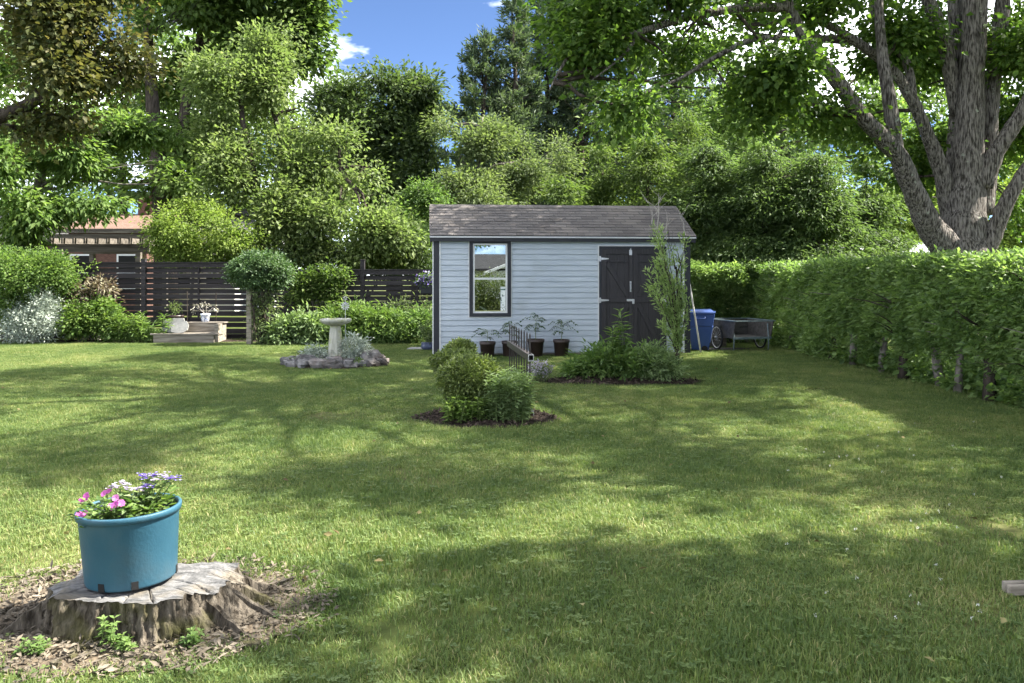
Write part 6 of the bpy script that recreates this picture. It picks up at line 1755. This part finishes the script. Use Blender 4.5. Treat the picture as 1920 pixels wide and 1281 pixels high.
def lawn():
    ex_ell = [(ST.x - .08, ST.y + .03, .78, .56), (IB.x, IB.y - .02, .74, .60), (LB.x, LB.y - .03, 1.16, .50), (BB.x, BB.y, .82, .62), (4.15, 17.5, .9, .42), (-7.8, 19.6, 5.6, .35)]
    pts = []
    s = .17
    y = 2.6
    g = random.Random(99)
    while y < 20.4:
        hw = .62 * y + 1.6
        x = -hw
        while x < min(hw, HX + .75):
            px = x + g.uniform(-.09, .09); py = y + g.uniform(-.09, .09)
            ok = True
            for (cx, cy, ax, ay) in ex_ell:
                if ((px - cx) / ax) ** 2 + ((py - cy) / ay) ** 2 < 1: ok = False; break
            lx = (px - SX0) * math.cos(TH) + (py - SY0) * math.sin(TH); ly = -(px - SX0) * math.sin(TH) + (py - SY0) * math.cos(TH)
            if -.02 < lx < SLEN + .02 and -.04 < ly: ok = False
            if py > 18.9 and px > -2: ok = False
            if mnoise.noise(Vector((px * 1.3, py * 1.3, 7.7))) > .40 and g.random() < .6: ok = False
            if ok: pts.append((px, py, .003))
            x += s
        y += s
    me = bpy.data.meshes.new('grass'); me.from_pydata(pts, [], [])
    n = len(pts)
    sc_ = np.array([(.8 + .45 * mnoise.noise(Vector((p[0] * .8, p[1] * .8, 2))) + (.55 if p[0] > HX - .1 else 0)) * g.uniform(.8, 1.15) for p in pts])
    ra = me.attributes.new('grot', 'FLOAT', 'POINT'); ra.data.foreach_set('value', np.array([g.uniform(0, 6.283) for _ in pts], np.float32))
    sa = me.attributes.new('gscl', 'FLOAT', 'POINT'); sa.data.foreach_set('value', sc_.astype(np.float32))
    o = link('grass', me); tag(o, 'mown lawn of green and yellowish grass blades', 'grass', None, 'stuff')
    me.materials.append(M_grass)
    protos = [patch('grass_tuft', 200 + k, 400, .19, (.036, .041, .034, .047, .038)[k], (3, 9, 0, 2, 14)[k], o) for k in range(5)]
    for k, q in enumerate(protos): q.location = (-.8 + .4 * k, 4.2 + .3 * k, .003)
    ng = bpy.data.node_groups.new('lawn_blades', 'GeometryNodeTree')
    ng.interface.new_socket('Geometry', in_out='INPUT', socket_type='NodeSocketGeometry'); ng.interface.new_socket('Geometry', in_out='OUTPUT', socket_type='NodeSocketGeometry')
    N = ng.nodes; L = ng.links
    gi = N.new('NodeGroupInput'); go = N.new('NodeGroupOutput')
    jn = N.new('GeometryNodeJoinGeometry')
    for q in protos:
        oi = N.new('GeometryNodeObjectInfo'); oi.inputs['Object'].default_value = q; oi.inputs['As Instance'].default_value = True
        L.new(oi.outputs['Geometry'], jn.inputs[0])
    ip = N.new('GeometryNodeInstanceOnPoints'); ip.inputs['Pick Instance'].default_value = True
    ar_ = N.new('GeometryNodeInputNamedAttribute'); ar_.data_type = 'FLOAT'; ar_.inputs[0].default_value = 'grot'
    as_ = N.new('GeometryNodeInputNamedAttribute'); as_.data_type = 'FLOAT'; as_.inputs[0].default_value = 'gscl'
    cx = N.new('ShaderNodeCombineXYZ'); L.new(ar_.outputs[0], cx.inputs['Z'])
    cs = N.new('ShaderNodeCombineXYZ'); cs.inputs['X'].default_value = 1.05; cs.inputs['Y'].default_value = 1.05; L.new(as_.outputs[0], cs.inputs['Z'])
    rv = N.new('FunctionNodeRandomValue'); rv.data_type = 'INT'; rv.inputs[4].default_value = 0; rv.inputs[5].default_value = 4
    L.new(gi.outputs[0], ip.inputs['Points']); L.new(jn.outputs[0], ip.inputs['Instance']); L.new(cx.outputs[0], ip.inputs['Rotation']); L.new(cs.outputs[0], ip.inputs['Scale'])
    L.new(rv.outputs[2], ip.inputs['Instance Index'])
    L.new(ip.outputs[0], go.inputs[0])
    md = o.modifiers.new('lawn_blades', 'NODES'); md.node_group = ng
lawn()
C = np.array([(random.uniform(-.6, .6) * yy, yy, random.uniform(.03, .055)) for yy in [random.uniform(3.2, 15) for _ in range(70)]])
d = rng.normal(size=C.shape); d[:, 2] *= .3; nr = rng.normal(size=C.shape) * .5; nr[:, 2] += 1
o = leaf_object('fallen_leaves', C, d, nr, .045 * (.6 + .7 * rng.random(len(C))), .03, rng.random(len(C)), LM['brownleaf'], None, 'stuff'); tag(o, 'dry fallen leaves scattered over the lawn', 'leaves')
# clover heads in the lawn on the right
C = []
for i in range(42):
    y = random.uniform(3.6, 8.5); x = random.uniform(.32, .58) * y
    C.append((x, y, .055))
pos, d, nr, ti = sprays(np.array(C), np.tile(np.array([[0, 0, 1.0]]), (len(C), 1)), 12, .008, .003, flat=1, droop=-.3)
o = leaf_object('clover_heads', pos, d, nr, .006, .003, ti, LM['white'], None, 'stuff'); tag(o, 'tiny white clover heads sprinkled in the lawn', 'clover')
